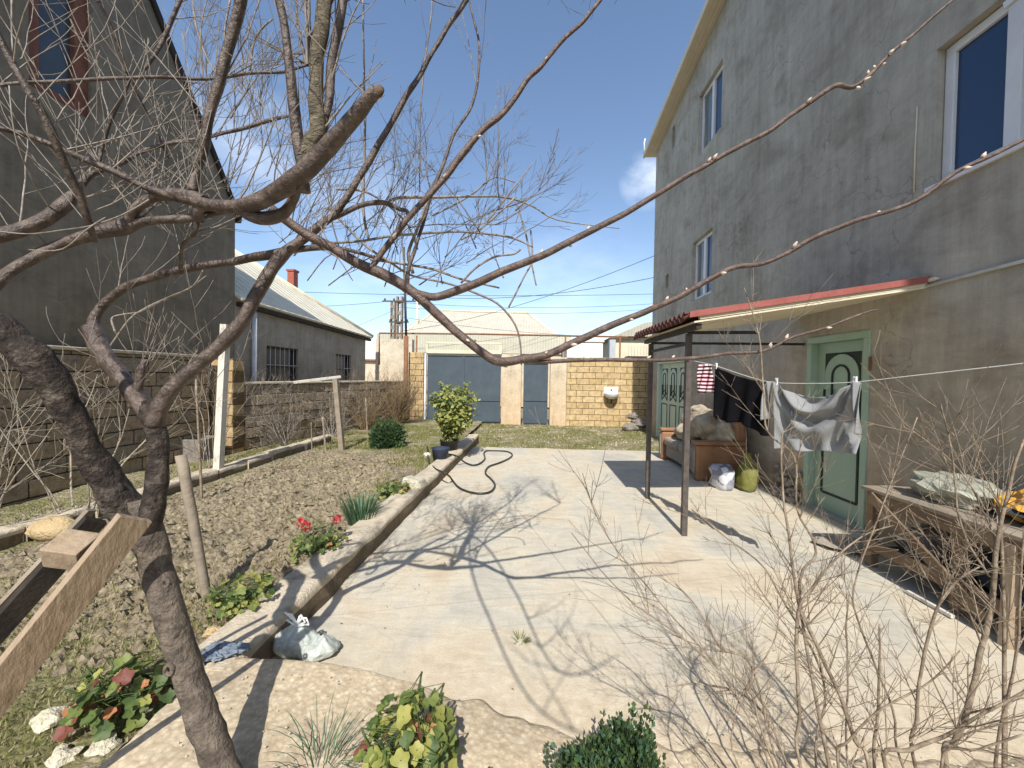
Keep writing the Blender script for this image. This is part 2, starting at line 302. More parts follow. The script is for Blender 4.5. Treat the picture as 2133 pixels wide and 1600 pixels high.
# ------------------------------------------------------------------ mesh builder
class MB:
    def __init__(s): s.v = []; s.f = []; s.m = []; s.sm = []
    def add(s, vs, fs, mi=0, smooth=False):
        o = len(s.v); s.v += [tuple(x) for x in vs]
        for f in fs: s.f.append(tuple(i+o for i in f)); s.m.append(mi); s.sm.append(smooth)
    def hexa(s, p, mi=0):  # 8 points: bottom 4 ccw, top 4
        s.add(p, [(3, 2, 1, 0), (4, 5, 6, 7), (0, 1, 5, 4), (1, 2, 6, 5), (2, 3, 7, 6), (3, 0, 4, 7)], mi)
    def box(s, a, b, mi=0):
        x0, y0, z0 = (min(a[i], b[i]) for i in range(3)); x1, y1, z1 = (max(a[i], b[i]) for i in range(3))
        s.hexa([(x0, y0, z0), (x1, y0, z0), (x1, y1, z0), (x0, y1, z0), (x0, y0, z1), (x1, y0, z1), (x1, y1, z1), (x0, y1, z1)], mi)
    def beam(s, a, b, w, h, mi=0, up=V((0, 0, 1)), w2=None):
        a = V(a); b = V(b); d = (b-a).normalized(); sd = d.cross(up)
        if sd.length < 1e-4: sd = d.cross(V((1, 0, 0)))
        sd.normalize(); t = sd.cross(d).normalized(); w2 = w if w2 is None else w2
        s.hexa([a-sd*w/2-t*h/2, a+sd*w/2-t*h/2, b+sd*w2/2-t*h/2, b-sd*w2/2-t*h/2,
                a-sd*w/2+t*h/2, a+sd*w/2+t*h/2, b+sd*w2/2+t*h/2, b-sd*w2/2+t*h/2], mi)
    def tube(s, pts, rad, n=8, mi=0, caps=True, rn=0.0, rs=14.0):
        pts = [V(p) for p in pts]; k = len(pts)
        if isinstance(rad, (int, float)): rad = [rad]*k
        d = (pts[1]-pts[0]).normalized(); a = d.cross(V((.31, .2, .93)))
        if a.length < .05: a = d.cross(V((1, 0, 0)))
        a.normalize(); o = len(s.v)
        for i, p in enumerate(pts):
            t = (pts[min(i+1, k-1)]-pts[max(i-1, 0)])
            if t.length < 1e-7: t = d
            t.normalize(); a = (a - t*a.dot(t)).normalized(); bb = t.cross(a); d = t
            for j in range(n):
                an = 2*math.pi*j/n; r = rad[i]
                q = a*math.cos(an)+bb*math.sin(an)
                if rn: r *= 1+rn*noise.noise((p+q*rad[i])*rs)
                s.v.append(tuple(p+q*r))
        for i in range(k-1):
            for j in range(n):
                s.f.append((o+i*n+j, o+i*n+(j+1) % n, o+(i+1)*n+(j+1) % n, o+(i+1)*n+j)); s.m.append(mi); s.sm.append(True)
        if caps:
            s.f.append(tuple(o+j for j in reversed(range(n)))); s.m.append(mi); s.sm.append(False)
            s.f.append(tuple(o+(k-1)*n+j for j in range(n))); s.m.append(mi); s.sm.append(False)
    def lathe(s, c, prof, n=20, mi=0, smooth=True, wob=0.0, sd=0):
        o = len(s.v); c = V(c)
        for r, z in prof:
            for j in range(n):
                a = 2*math.pi*j/n; rr = r*(1+wob*noise.noise(V((math.cos(a)*1.5+sd, math.sin(a)*1.5, z*8))))
                s.v.append((c.x+rr*math.cos(a), c.y+rr*math.sin(a), c.z+z))
        for i in range(len(prof)-1):
            for j in range(n):
                s.f.append((o+i*n+j, o+i*n+(j+1) % n, o+(i+1)*n+(j+1) % n, o+(i+1)*n+j)); s.m.append(mi); s.sm.append(smooth)
        s.f.append(tuple(o+j for j in reversed(range(n)))); s.m.append(mi); s.sm.append(False)
        s.f.append(tuple(o+(len(prof)-1)*n+j for j in range(n))); s.m.append(mi); s.sm.append(False)
    def grid(s, fn, nu, nv, mi=0, smooth=True, mfn=None):
        o = len(s.v)
        for i in range(nu+1):
            for j in range(nv+1): s.v.append(tuple(fn(i/nu, j/nv)))
        for i in range(nu):
            for j in range(nv):
                a = o+i*(nv+1)+j
                s.f.append((a, a+nv+1, a+nv+2, a+1)); s.m.append(mfn(i/nu, j/nv) if mfn else mi); s.sm.append(smooth)
    def poly(s, pts, mi=0): s.add(pts, [tuple(range(len(pts)))], mi)
    def prism(s, pts, off, mi=0):
        n = len(pts); off = V(off); q = [V(p) for p in pts]
        s.add([*q, *[p+off for p in q]], [tuple(reversed(range(n))), tuple(range(n, 2*n))]+[(i, (i+1) % n, n+(i+1) % n, n+i) for i in range(n)], mi)
    def blob(s, c, r, mi=0, sd=0, n=10, rough=.25, freq=1.6):
        c = V(c); o = len(s.v); nv = n
        for i in range(nv+1):
            th = math.pi*i/nv
            for j in range(2*n):
                ph = math.pi*j/n
                d = V((math.sin(th)*math.cos(ph), math.sin(th)*math.sin(ph), math.cos(th)))
                k = 1+rough*noise.noise(d*freq+V((sd*3.1, sd, 0)))+rough*.4*noise.noise(d*freq*3+V((sd, 0, 9)))
                s.v.append((c.x+d.x*r[0]*k, c.y+d.y*r[1]*k, c.z+d.z*r[2]*k))
        for i in range(nv):
            for j in range(2*n):
                a = o+i*2*n+j; b_ = o+i*2*n+(j+1) % (2*n)
                s.f.append((a, a+2*n, b_+2*n, b_)); s.m.append(mi); s.sm.append(rough < .3)
    def build(s, name, mats, parent=None, org=None, solid=None, bevel=None):
        base = V((0, 0, 0))
        if parent is not None: base = V(parent['_b'])
        elif org is not None: base = V(org)
        me = bpy.data.meshes.new(name)
        me.from_pydata([(x-base.x, y-base.y, z-base.z) for x, y, z in s.v], [], s.f)
        for mm in (mats if isinstance(mats, (list, tuple)) else [mats]): me.materials.append(MATS[mm])
        me.polygons.foreach_set('material_index', s.m); me.polygons.foreach_set('use_smooth', s.sm)
        me.update()
        o = bpy.data.objects.new(name, me); col.objects.link(o)
        if parent is not None: o.parent = parent
        else: o.location = base
        o['_b'] = tuple(base)
        if solid:
            md = o.modifiers.new('solid', 'SOLIDIFY'); md.thickness = solid; md.offset = 0
        if bevel:
            md = o.modifiers.new('bevel', 'BEVEL'); md.width = bevel; md.segments = 2; md.limit_method = 'ANGLE'
        return o
def tag(o, label, cat, group=None):
    o['label'] = label; o['category'] = cat
    if group: o['group'] = group
    return o
def thing(name, label, cat, loc, group=None):
    o = bpy.data.objects.new(name, None); col.objects.link(o); o.location = loc; o['_b'] = tuple(loc)
    o.empty_display_size = .1
    return tag(o, label, cat, group)
def struct(name, mb, mats, kind='structure', **k):
    o = mb.build(name, mats, **k); o['kind'] = kind; return o

def crom(pts, sub=4):
    """pts: list of tuples (any dimension) -> catmull-rom subdivided"""
    out = []; n = len(pts)
    for i in range(n-1):
        p0 = pts[max(i-1, 0)]; p1 = pts[i]; p2 = pts[i+1]; p3 = pts[min(i+2, n-1)]
        for k in range(sub):
            t = k/sub; t2 = t*t; t3 = t2*t
            out.append(tuple(.5*(2*b+(c-a)*t+(2*a-5*b+4*c-d)*t2+(-a+3*b-3*c+d)*t3) for a, b, c, d in zip(p0, p1, p2, p3)))
    out.append(tuple(pts[-1])); return out

# ------------------------------------------------------------------ setting: ground
mb = MB(); mb.poly([(-600, -600, -.08), (600, -600, -.08), (600, 900, -.08), (-600, 900, -.08)])
struct('ground', mb, 'far_ground')
def sstep(a, b, x):
    t = max(0, min(1, (x-a)/(b-a))); return t*t*(3-2*t)
# soil bed
mb = MB(); X0, X1, Y0, Y1 = -6.3, -1.55, .15, 12.42
def soil_h(x, y):
    z = .10 + .035*noise.noise(V((x*.9, y*.9, 3)))
    till = sstep(1.75, 2.3, y)*(1-sstep(6.6, 7.4, y + .6*noise.noise(V((x*1.2, 0, 7)))))*sstep(-4.2, -3.9, x)*(1-sstep(-2.05, -1.8, x))
    a = noise.noise(V((x*9, y*9, 1.3))); c = noise.noise(V((x*21, y*21, 5.1)))
    h = (.034*a+.030*c+.024*abs(noise.noise(V((x*42, y*42, 2))))+.03*abs(noise.noise(V((x*13, y*13, 8)))))
    return z + h*(.35+.9*till)
def fn(u, v):
    y = Y0+(Y1-Y0)*(v**1.6); x = X0+(X1-X0)*u
    return V((x, y, soil_h(x, y)))
mb.grid(fn, 330, 620, mfn=lambda u, v: 0 if (1.95 < Y0+(Y1-Y0)*v**1.6+.35*noise.noise(V((u*14, v*30, 0))) < 6.9 and X0+(X1-X0)*u > -4.15) else 1)
struct('garden_soil', mb, ['soil', 'turf_soil'])
# slab
mb = MB()
def sl(u, v):
    x = -1.42+4.92*u; y = 1.0+7.45*v
    if v > .999: y = 8.43 + .05*noise.noise(V((x*1.5, 0, 0))) + .05*u
    return V((x, y, .006*noise.noise(V((x*.7, y*.7, 0)))+.002*noise.noise(V((x*5, y*5, 0)))))
mb.grid(sl, 90, 120)
n0 = len(mb.v)
mb.grid(lambda u, v: V((-1.42+4.92*u, 8.43+.05*noise.noise(V(((-1.42+4.92*u)*1.5, 0, 0)))+.05*u, -.07*v-.001)), 90, 1)
struct('concrete_yard', mb, 'slab')
# rough ground by the gate
mb = MB()
def rg(u, v):
    x = -1.75+5.3*u; y = 8.3+4.35*v
    return V((x, y, -.05+.05*v+.02*noise.noise(V((x*1.5, y*1.5, 2)))+.014*noise.noise(V((x*12, y*12, 2)))+.012*abs(noise.noise(V((x*25, y*25, 4))))))
mb.grid(rg, 150, 110)
struct('rough_ground', mb, 'turf_soil')
# raised ledge in the foreground, worn down towards the right
mb = MB()
def y_(v): return -.4+2.2*min(1, v/.9)
def ledge(u, v):
    x = -1.50+5.75*u; x += .06*noise.noise(V((2, y_(v)*4, 0)))*(1-u); edge = 1.79+.015*noise.noise(V((x*2.5, 0, 1)))+.07*noise.noise(V((x*7, 3, 1)))*sstep(-.9, 0, x)-.16*sstep(-.9, .6, x)
    top = .16*(1-sstep(-1.15, .25, x))+.012+.012*noise.noise(V((x*2, y_(v)*2.5, 3)))*sstep(-1, 0, x)
    y = -.4+(edge+.4)*min(1, v/.9)
    if v > .9: y = edge+.10*(v-.9)/.1*(1-.3*sstep(-.9, .3, x))
    z = top+.006*noise.noise(V((x*4, y*4, 8)))+.003*noise.noise(V((x*9, y*9, 8)))+.004*noise.noise(V((x*18, y*18, 8)))
    if v > .9: z = z*(1-((v-.9)/.1)**1.5)-.02*((v-.9)/.1)
    return V((x, y, z))
mb.grid(ledge, 200, 120)
struct('earth_ledge', mb, 'ledge_soil')
# main curb wall of the bed
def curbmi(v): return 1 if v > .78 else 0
def rough_wall(mb, x0, x1, x0b, x1b, y0, y1, z0, z1, n=120, amp=.012, mi=0):
    prof = [(0, 0), (0, .5), (0, .93), (.07, 1), (.5, 1), (.93, 1), (1, .93), (1, .5), (1, 0)]
    def f(u, v):
        y = y0+(y1-y0)*u; k = v*(len(prof)-1); i = min(int(k+1e-6), len(prof)-2); t = k-i
        a = prof[i][0]*(1-t)+prof[i+1][0]*t; c = prof[i][1]*(1-t)+prof[i+1][1]*t
        xa = x0+(x0b-x0)*u; xb = x1+(x1b-x1)*u
        x = xa+(xb-xa)*a; z = z0+(z1-z0)*c
        q = V((x*6, y*4, z*9)); return V((x+amp*noise.noise(q), y+amp*.5*noise.noise(q+V((9, 0, 0))), z+amp*.8*noise.noise(q+V((0, 9, 0)))))
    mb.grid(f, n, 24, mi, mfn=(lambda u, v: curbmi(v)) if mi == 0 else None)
    for yy, xa, xb, fl in ((y0, x0, x1, 1), (y1, x0b, x1b, 0)):
        p = [(xa, yy, z0), (xb, yy, z0), (xb, yy, z1), (xa, yy, z1)]
        mb.poly(p if fl else p[::-1], mi)
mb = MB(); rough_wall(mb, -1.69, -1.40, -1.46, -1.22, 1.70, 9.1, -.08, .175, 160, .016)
tag(mb.build('garden_curb', ['curb', 'curb_shaded_side'], org=(-1.5, 5, 0)), 'long straight rough concrete curb between soil bed and concrete yard', 'curb')
mb = MB(); yk = 2.6; rk = random.Random(31)
while yk < 7.8:
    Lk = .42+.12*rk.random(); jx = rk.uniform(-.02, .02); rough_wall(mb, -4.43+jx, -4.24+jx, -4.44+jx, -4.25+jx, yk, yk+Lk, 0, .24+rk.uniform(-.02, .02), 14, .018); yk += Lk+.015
tag(mb.build('garden_curb', ['curb', 'curb_shaded_side'], org=(-4.3, 5, .1)), 'shorter low stone curb along far left side of tilled soil', 'curb')

# ------------------------------------------------------------------ right house
HX = 3.5
house = thing('plastered_house', 'tall unpainted grey plastered house with green doors on the right', 'house', (HX, 4, 0))
rects = {'up': (7.53, 8.55, 6.36, 7.65), 'low': (7.76, 8.70, 3.29, 4.57), 'big': (1.55, 3.60, 3.31, 4.50),
         'v1': (9.95, 10.15, 7.45, 8.0), 'v2': (10.15, 10.38, 3.96, 4.30),
         'door': (4.15, 5.05, 0.0, 2.12), 'dbl': (8.82, 10.80, 0.0, 2.06)}
ys = sorted({-7.0, 11.4, *[v for r in rects.values() for v in r[:2]]})
zs = sorted({-.1, 8.15, *[v for r in rects.values() for v in r[2:]]} - {0.0} | {0.0})
mb = MB()
for i in range(len(ys)-1):
    for j in range(len(zs)-1):
        cy, cz = (ys[i]+ys[i+1])/2, (zs[j]+zs[j+1])/2
        if any(r[0] < cy < r[1] and r[2] < cz < r[3] for r in rects.values()): continue
        mb.poly([(HX, ys[i+1], zs[j]), (HX, ys[i], zs[j]), (HX, ys[i], zs[j+1]), (HX, ys[i+1], zs[j+1])])
def ztop(y): return 8.17+(11.4-y)*.142
mb.poly([(HX, 11.4, 8.15), (HX, -7, 8.15), (HX, -7, ztop(-7)), (HX, 11.4, ztop(11.4))])
for r in rects.values():
    y0, y1, z0, z1 = r; d = .14
    for q in ([(HX, y0, z0), (HX+d, y0, z0), (HX+d, y0, z1), (HX, y0, z1)], [(HX, y1, z0), (HX, y1, z1), (HX+d, y1, z1), (HX+d, y1, z0)],
              [(HX, y0, z0), (HX, y1, z0), (HX+d, y1, z0), (HX+d, y0, z0)], [(HX, y0, z1), (HX+d, y0, z1), (HX+d, y1, z1), (HX, y1, z1)]): mb.poly(q)
    mb.poly([(HX+d, y0, z0), (HX+d, y0, z1), (HX+d, y1, z1), (HX+d, y1, z0)])
mb.poly([(HX, 11.4, -.1), (HX, 11.4, ztop(11.4)), (HX+9, 11.4, ztop(11.4)), (HX+9, 11.4, -.1)])
mb.poly([(HX, -7, -.1), (HX+9, -7, -.1), (HX+9, -7, ztop(-7)), (HX, -7, ztop(-7))])
mb.build('wall', 'plaster', house)
mb = MB(); OX = HX-.26
yA, yB = 11.65, -7.2
for (a, b_, h) in ((0, .06, .16), ):
    mb.hexa([(OX, yB, ztop(yB)-.02), (HX+9, yB, ztop(yB)-.02), (HX+9, yA, ztop(yA)-.02), (OX, yA, ztop(yA)-.02),
             (OX, yB, ztop(yB)+.05), (HX+9, yB, ztop(yB)+.05), (HX+9, yA, ztop(yA)+.05), (OX, yA, ztop(yA)+.05)])
mb.build('roof', 'trim_tan', house)
mb = MB()   # ribbed fascia and gutter box
mb.hexa([(OX-.05, yB, ztop(yB)-.05), (OX-.003, yB, ztop(yB)-.05), (OX-.003, yA, ztop(yA)-.05), (OX-.05, yA, ztop(yA)-.05),
         (OX-.05, yB, ztop(yB)+.08), (OX-.003, yB, ztop(yB)+.08), (OX-.003, yA, ztop(yA)+.08), (OX-.05, yA, ztop(yA)+.08)])
for k in range(3):
    x = OX+.07+k*.09
    mb.hexa([(x, yB, ztop(yB)-.045), (x+.03, yB, ztop(yB)-.045), (x+.03, yA-.1, ztop(yA)-.045), (x, yA-.1, ztop(yA)-.045),
             (x, yB, ztop(yB)-.024), (x+.03, yB, ztop(yB)-.024), (x+.03, yA-.1, ztop(yA)-.024), (x, yA-.1, ztop(yA)-.024)])
mb.build('eave_trim', 'trim_tan', house)
mb = MB(); mb.tube([(OX-.02, 11.62, 8.2), (OX-.04, 11.6, 8.5), (OX-.02, 11.58, 8.62)], .02, 6)
mb.build('roof_stub', 'white_pvc', house)
def pvc_window(key, bars, depth=.07, fw=.06):
    y0, y1, z0, z1 = rects[key]; y0 += .01; y1 -= .01; z0 += .01; z1 -= .01; x0 = HX+depth; x1 = HX+.135
    fmb = MB()
    fmb.box((x0, y0, z0), (x1, y1, z0+fw)); fmb.box((x0, y0, z1-fw), (x1, y1, z1))
    fmb.box((x0, y0, z0+fw), (x1, y0+fw, z1-fw)); fmb.box((x0, y1-fw, z0+fw), (x1, y1, z1-fw))
    for t, w in bars:
        y = y0+(y1-y0)*t; fmb.box((x0-.012, y-w/2, z0+fw*.5), (x1, y+w/2, z1-fw*.5))
    f = fmb.build('window', 'white_pvc', house, bevel=.006)
    ym = y0+(y1-y0)*bars[0][0]
    if key == 'big': ym = y1-fw*.7
    g = MB(); g.box((x0+.03, y0+fw*.7, z0+fw*.7), (x0+.04, ym, z1-fw*.7)); g.build('pane', 'glass_blue', f)
    if key != 'big': g = MB(); g.box((x0+.03, ym+.001, z0+fw*.7), (x0+.04, y1-fw*.7, z1-fw*.7)); g.build('pane', 'glass_curtain', f)
    return f
pvc_window('up', [(.48, .09)]); pvc_window('low', [(.48, .09)])
wf = pvc_window('big', [(.08, .05), (.755, .10), (.40, .08)], fw=.075)
mb = MB(); mb.box((HX-.03, 1.5, 3.275), (HX+.12, 3.63, 3.306)); mb.build('sill', 'white_pvc', wf)
mb = MB(); mb.beam((HX-.10, 3.02, 4.33), (HX-.02, 2.2, 4.47), .03, .05); mb.build('sash_stay', 'white_pvc', wf)
# pipe on the wall, thin pale cable up the wall
mb = MB(); mb.tube([(HX-.02, -2, 2.56), (HX-.02, 1.5, 2.50), (HX-.02, 2.93, 2.455), (HX-.02, 3.72, 2.43)], .014, 8)
mb.build('conduit', 'line', house)
a = W(1912, 222, HX); c = W(1905, 400, HX)
mb = MB(); mb.tube([(HX-.006, a.y, a.z), (HX-.006, (a.y+c.y)/2+.004, (a.z+c.z)/2), (HX-.006, c.y, c.z)], .006, 6); mb.build('wall_cable', 'cream', house)
mb = MB()
rng = random.Random(4)
for k in range(16):
    y = 3.5+rng.random()*1.0; mb.blob((HX-.01, y, 2.47+.03*rng.random()), (.02, .07, .022), sd=k, n=6)
mb.build('mortar_patch', 'cream', house)
# doors
def arch_pts(x, yc, z0, zc, r, n=14):
    return [(x, yc-r, z0)]+[(x, yc-r*math.cos(math.pi*k/n), zc+r*math.sin(math.pi*k/n)) for k in range(n+1)]+[(x, yc+r, z0)]
def panel_leaf(door, y0, y1, z1, mat):
    x = HX+.075; w = y1-y0; yc = (y0+y1)/2; lw = .026*max(1, w/.8)
    leaf = MB(); leaf.box((x, y0+.004, .02), (x+.045, y1-.004, z1-.004))
    lf = leaf.build('door_leaf', mat, door)
    m_ = .13*w/.8; ya, yb = y0+m_, y1-m_; zt = z1-.13; zm = 1.02
    inl = MB()
    # dark backing of upper panel with raised green arches on it
    inl.box((x-.004, ya, zt-.42), (x+.002, yb, zt))
    for (p, q) in (((ya, zm), (ya, zt-.42)), ((yb, zm), (yb, zt-.42))):
        inl.beam((x-.003, p[0], p[1]), (x-.003, q[0], q[1]), .016, lw, up=V((0, 1, 0)))
    inl.beam((x-.003, ya, zm), (x-.003, yc, zm+.12), .014, lw); inl.beam((x-.003, yc, zm+.12), (x-.003, yb, zm), .014, lw)
    inl.beam((x-.003, ya, zm+.13), (x-.003, yc, zm+.27), .014, lw*.8); inl.beam((x-.003, yc, zm+.27), (x-.003, yb, zm+.13), .014, lw*.8)
    for (p, q) in (((ya, .24), (yb, .24)), ((ya, .92), (yb, .92))): inl.beam((x-.003, p[0], p[1]), (x-.003, q[0], q[1]), .014, lw)
    for yy in (ya, yb): inl.beam((x-.003, yy, .24), (x-.003, yy, .92), .014, lw, up=V((0, 1, 0)))
    inl.build('panel_inlay', 'door_black', lf)
    ra = (yb-ya)/2-.015; arc = arch_pts(x-.014, yc, zt-.43, zt-ra-.02, ra)
    a2 = MB(); a2.prism(arc, (.012, 0, 0)); a2.build('arch_panel', mat, lf)
    ri = ra*.5; a3 = MB(); ap = arch_pts(x-.018, yc, zt-.70, zt-ra-.03, ri)
    a3.tube(ap+[ap[0]], lw*.5, 6); a3.build('arch_moulding', 'door_black', lf)
    return lf
def door_frame(door, y0, y1, z1, mat, w=.075):
    f = MB(); f.box((HX-.015, y0, 0), (HX+.13, y0+w, z1-w)); f.box((HX-.015, y1-w, 0), (HX+.13, y1, z1-w)); f.box((HX-.015, y0, z1-w), (HX+.13, y1, z1))
    f.build('frame', mat, door, bevel=.006)
d1 = thing('panel_door', '', '', (HX, 4.6, 0)); del d1['label'], d1['category']; 
bpy.data.objects.remove(d1)
dd = MB(); dd.box((HX+.12, 4.16, .005), (HX+.135, 5.04, 2.11)); d1 = dd.build('door', 'door_green', house); d1['label'] = 'single green door with arched black inlay'
door_frame(d1, 4.15, 5.05, 2.12, 'door_green'); l1 = panel_leaf(d1, 4.225, 4.975, 2.045, 'door_green')
h = MB(); h.tube([(HX+.05, 4.93, 1.08), (HX+.02, 4.93, 1.08), (HX+.02, 4.82, 1.08)], .01, 8); h.build('handle', 'dark_iron', l1)
hg = MB(); hg.box((HX-.02, 4.13, 1.70), (HX+.0, 4.15, 1.84)); hg.build('hinge', 'rust', d1)
th = MB(); th.box((HX-.03, 4.1, 0), (HX+.07, 5.1, .03)); th.build('threshold', 'concrete', d1)
dd = MB(); dd.box((HX+.12, 8.83, .005), (HX+.135, 10.79, 2.05)); d2 = dd.build('door', 'door_sunlit', house); d2['label'] = 'green double door behind sofa, lightened for reflected sun'
door_frame(d2, 8.82, 10.80, 2.06, 'door_sunlit')
for a, c in ((8.895, 9.50), (9.51, 10.12), (10.13, 10.725)): panel_leaf(d2, a, c, 1.985, 'door_sunlit')

# ------------------------------------------------------------------ canopy
can = thing('door_canopy', 'lean-to porch canopy of red corrugated sheets on two thin posts', 'canopy', (2.4, 4.4, 0))
cy0, cy1, cx0 = 3.58, 5.30, 1.43
def cz(x): return 2.14+(x-cx0)/(HX-cx0)*.33
mb = MB()
mb.grid(lambda u, v: V((cx0-.04+(HX-cx0+.04)*u, cy0+(cy1-cy0)*v, cz(cx0+(HX-cx0)*u)+.022*math.sin(2*math.pi*(cy1-cy0)*v/.115)+.026)), 3, 260)
mb.build('roof_sheet', 'red_bounce_cut', can, solid=.006)
mb = MB()
mb.grid(lambda u, v: V((cx0-.05+.06*u, cy0+(cy1-cy0)*v, cz(cx0)+.022*math.sin(2*math.pi*(cy1-cy0)*v/.115)+.020-.045*(1-u))), 2, 260)
mb.build('sheet_edge', 'red_old', can, solid=.012)
mb = MB(); mb.hexa([(cx0, cy0-.012, cz(cx0)-.005), (HX-.01, cy0-.012, cz(HX)-.005), (HX-.01, cy0, cz(HX)-.005), (cx0, cy0, cz(cx0)-.005),
                    (cx0, cy0-.012, cz(cx0)+.05), (HX-.01, cy0-.012, cz(HX)+.05), (HX-.01, cy0, cz(HX)+.05), (cx0, cy0, cz(cx0)+.05)])
mb.build('side_flashing', 'red_sheet', can)
mb = MB()
mb.hexa([(cx0+.05, cy0+.01, cz(cx0)-.05), (HX-.004, cy0+.01, cz(HX)-.05), (HX-.004, cy1-.02, cz(HX)-.05), (cx0+.05, cy1-.02, cz(cx0)-.05),
         (cx0+.05, cy0+.01, cz(cx0)-.035), (HX-.004, cy0+.01, cz(HX)-.035), (HX-.004, cy1-.02, cz(HX)-.035), (cx0+.05, cy1-.02, cz(cx0)-.035)])
mb.build('ceiling_board', 'cream', can)
mb = MB()
mb.beam((cx0+.1, cy0+.03, cz(cx0+.1)-.016), (HX-.01, cy0+.03, cz(HX)-.016), .04, .036); mb.build('rafter', 'cream', can)
mb = MB(); mb.box((cx0+.08, cy0+.04, cz(cx0)-.10), (cx0+.13, cy1-.05, cz(cx0)-.052)); mb.build('edge_beam', 'dark_iron', can)
for yy, xe in ((3.93, 2.25), (5.11, HX-.01)):
    mb = MB(); mb.beam((1.56, yy, 2.04), (xe, yy, 2.05), .03, .03); mb.build('cross_beam', 'dark_iron', can)
mb = MB(); mb.beam((1.56, 3.95, 1.93), (1.56, 5.10, 1.93), .03, .03); mb.build('brace', 'dark_iron', can)
for (x, y) in ((1.57, 3.93), (1.56, 5.11)):
    mb = MB(); mb.box((x-.027, y-.027, -.01), (x+.027, y+.027, 2.03)); po = mb.build('post', 'steel_post', can, bevel=.004)

# ------------------------------------------------------------------ gate wall
GY = 12.6
gate = thing('yard_gate', 'wide blue grey sheet metal gate set between stone pillars', 'gate', (-2.2, GY, 0))
mb = MB(); mb.box((-3.44, GY+.02, .05), (-.99, GY+.05, 2.25))
gl = mb.build('gate_leaf', 'gate_metal', gate)
for (a, c) in (((-3.44, .05), (-3.40, 2.25)), ((-.99, .05), (-1.03, 2.25))): pass
mb = MB()
for z in (.75, 2.22, .07): mb.box((-3.42, GY-.005, z), (-1.0, GY+.018, z+.035))
mb.box((-2.24, GY-.008, .06), (-2.19, GY+.017, 2.24))
mb.build('rail', 'gate_metal', gl)
mb = MB(); mb.box((-3.53, GY-.04, 0), (-3.47, GY+.06, 2.3)); mb.build('gate_post', 'white_pvc', gate)
mb = MB(); mb.box((-3.47, GY-.03, 2.3), (-.97, GY+.08, 2.42)); mb.box((-3.5, GY-.03, 2.62), (-.97, GY+.06, 2.68)); mb.box((-3.5, GY-.02, 2.42), (-3.42, GY+.05, 2.62)); mb.box((-1.05, GY-.02, 2.42), (-.97, GY+.05, 2.62)); mb.build('header', 'cream', gate)
wick = thing('side_gate', 'narrow blue grey metal pedestrian gate between plastered pillars', 'gate', (.15, GY, 0))
mb = MB(); mb.box((-.24, GY+.02, .05), (.56, GY+.05, 2.10)); gl = mb.build('gate_leaf', 'gate_metal', wick)
for z in (.78, 2.0): mb = MB(); mb.box((-.22, GY-.004, z), (.54, GY+.018, z+.035)); mb.build('rail', 'gate_metal', gl)
mb = MB(); mb.box((-.3, GY-.05, 2.12), (.62, GY+.1, 2.24)); mb.build('lintel', 'rust', wick)
def pillar(x0, x1, z1, mat, label, d=.35, name='gate_pillar'):
    mb = MB(); mb.box((x0, GY-.06, -.1), (x1, GY-.06+d, z1)); tag(mb.build(name, mat, org=((x0+x1)/2, GY, 0), bevel=.012), label, 'pillar')
pillar(-4.05, -3.55, 2.32, 'blocks_back', 'yellow stone block pillar at left end of wide gate')
pillar(-.96, -.31, 2.30, 'render_light', 'plastered pillar between the wide gate and the narrow gate')
pillar(.63, 1.16, 2.22, 'render_light', 'plastered pillar right of the narrow gate joining the brick wall')
mb = MB(); mb.box((1.17, GY-.03, -.1), (HX+3, GY+.3, 2.20))
bw = mb.build('stone_wall', 'blocks_back', org=(2.3, GY, 0)); tag(bw, 'sunlit yellow stone block wall to the right of the gates', 'wall')
mb = MB()
for i in range(14):
    x = 1.2+i*.36; mb.box((x, GY-.05, 2.203), (x+.34, GY+.31, 2.235+.012*noise.noise(V((i*1.7, 0, 0)))))
mb.build('coping', 'curb', bw)
# washbasin on that wall
p = P(1274, 826, GY-.2)
bs = thing('wash_basin', 'small white washbasin hung on the yellow stone wall', 'basin', (p.x, GY-.2, p.z-.12))
mb = MB(); mb.lathe((p.x, GY-.2, p.z-.08), [(.08, 0), (.20, .07), (.23, .16), (.235, .20), (.20, .20), (.15, .12), (.05, .09)], 24); mb.build('bowl', 'white_pvc', bs)
mb = MB(); mb.box((p.x-.23, GY-.07, p.z+.0), (p.x+.23, GY-.035, p.z+.30)); mb.build('backplate', 'white_pvc', bs)
mb = MB(); mb.tube([(p.x, GY-.05, p.z+.2), (p.x, GY-.18, p.z+.22), (p.x, GY-.2, p.z+.18)], .015, 8); mb.build('tap', 'dark_iron', bs)
mb = MB(); mb.tube([(p.x, GY-.2, p.z-.08), (p.x, GY-.15, p.z-.2), (p.x, GY-.05, p.z-.22)], .02, 8); mb.build('drain_pipe', 'dark_iron', bs)
# rubble pile in the corner
for k, (u, v, r, lb) in enumerate(((1312, 893, .22, 'pale grey rubble stone lowest in corner by yellow wall'), (1330, 884, .26, 'big dark rubble stone in corner beside double green door'), (1318, 868, .17, 'rubble stone on top of the heap in wall corner'))):
    q = P(u, v, 11.7+.1*k); mb = MB(); mb.blob(q, (r, r*.9, r*.6), sd=k+3, n=8, rough=.6)
    tag(mb.build('rubble_stone', 'stone_grey', org=(q.x, q.y, q.z-r*.6)), lb, 'stone', 'rubble stones in the yard corner')
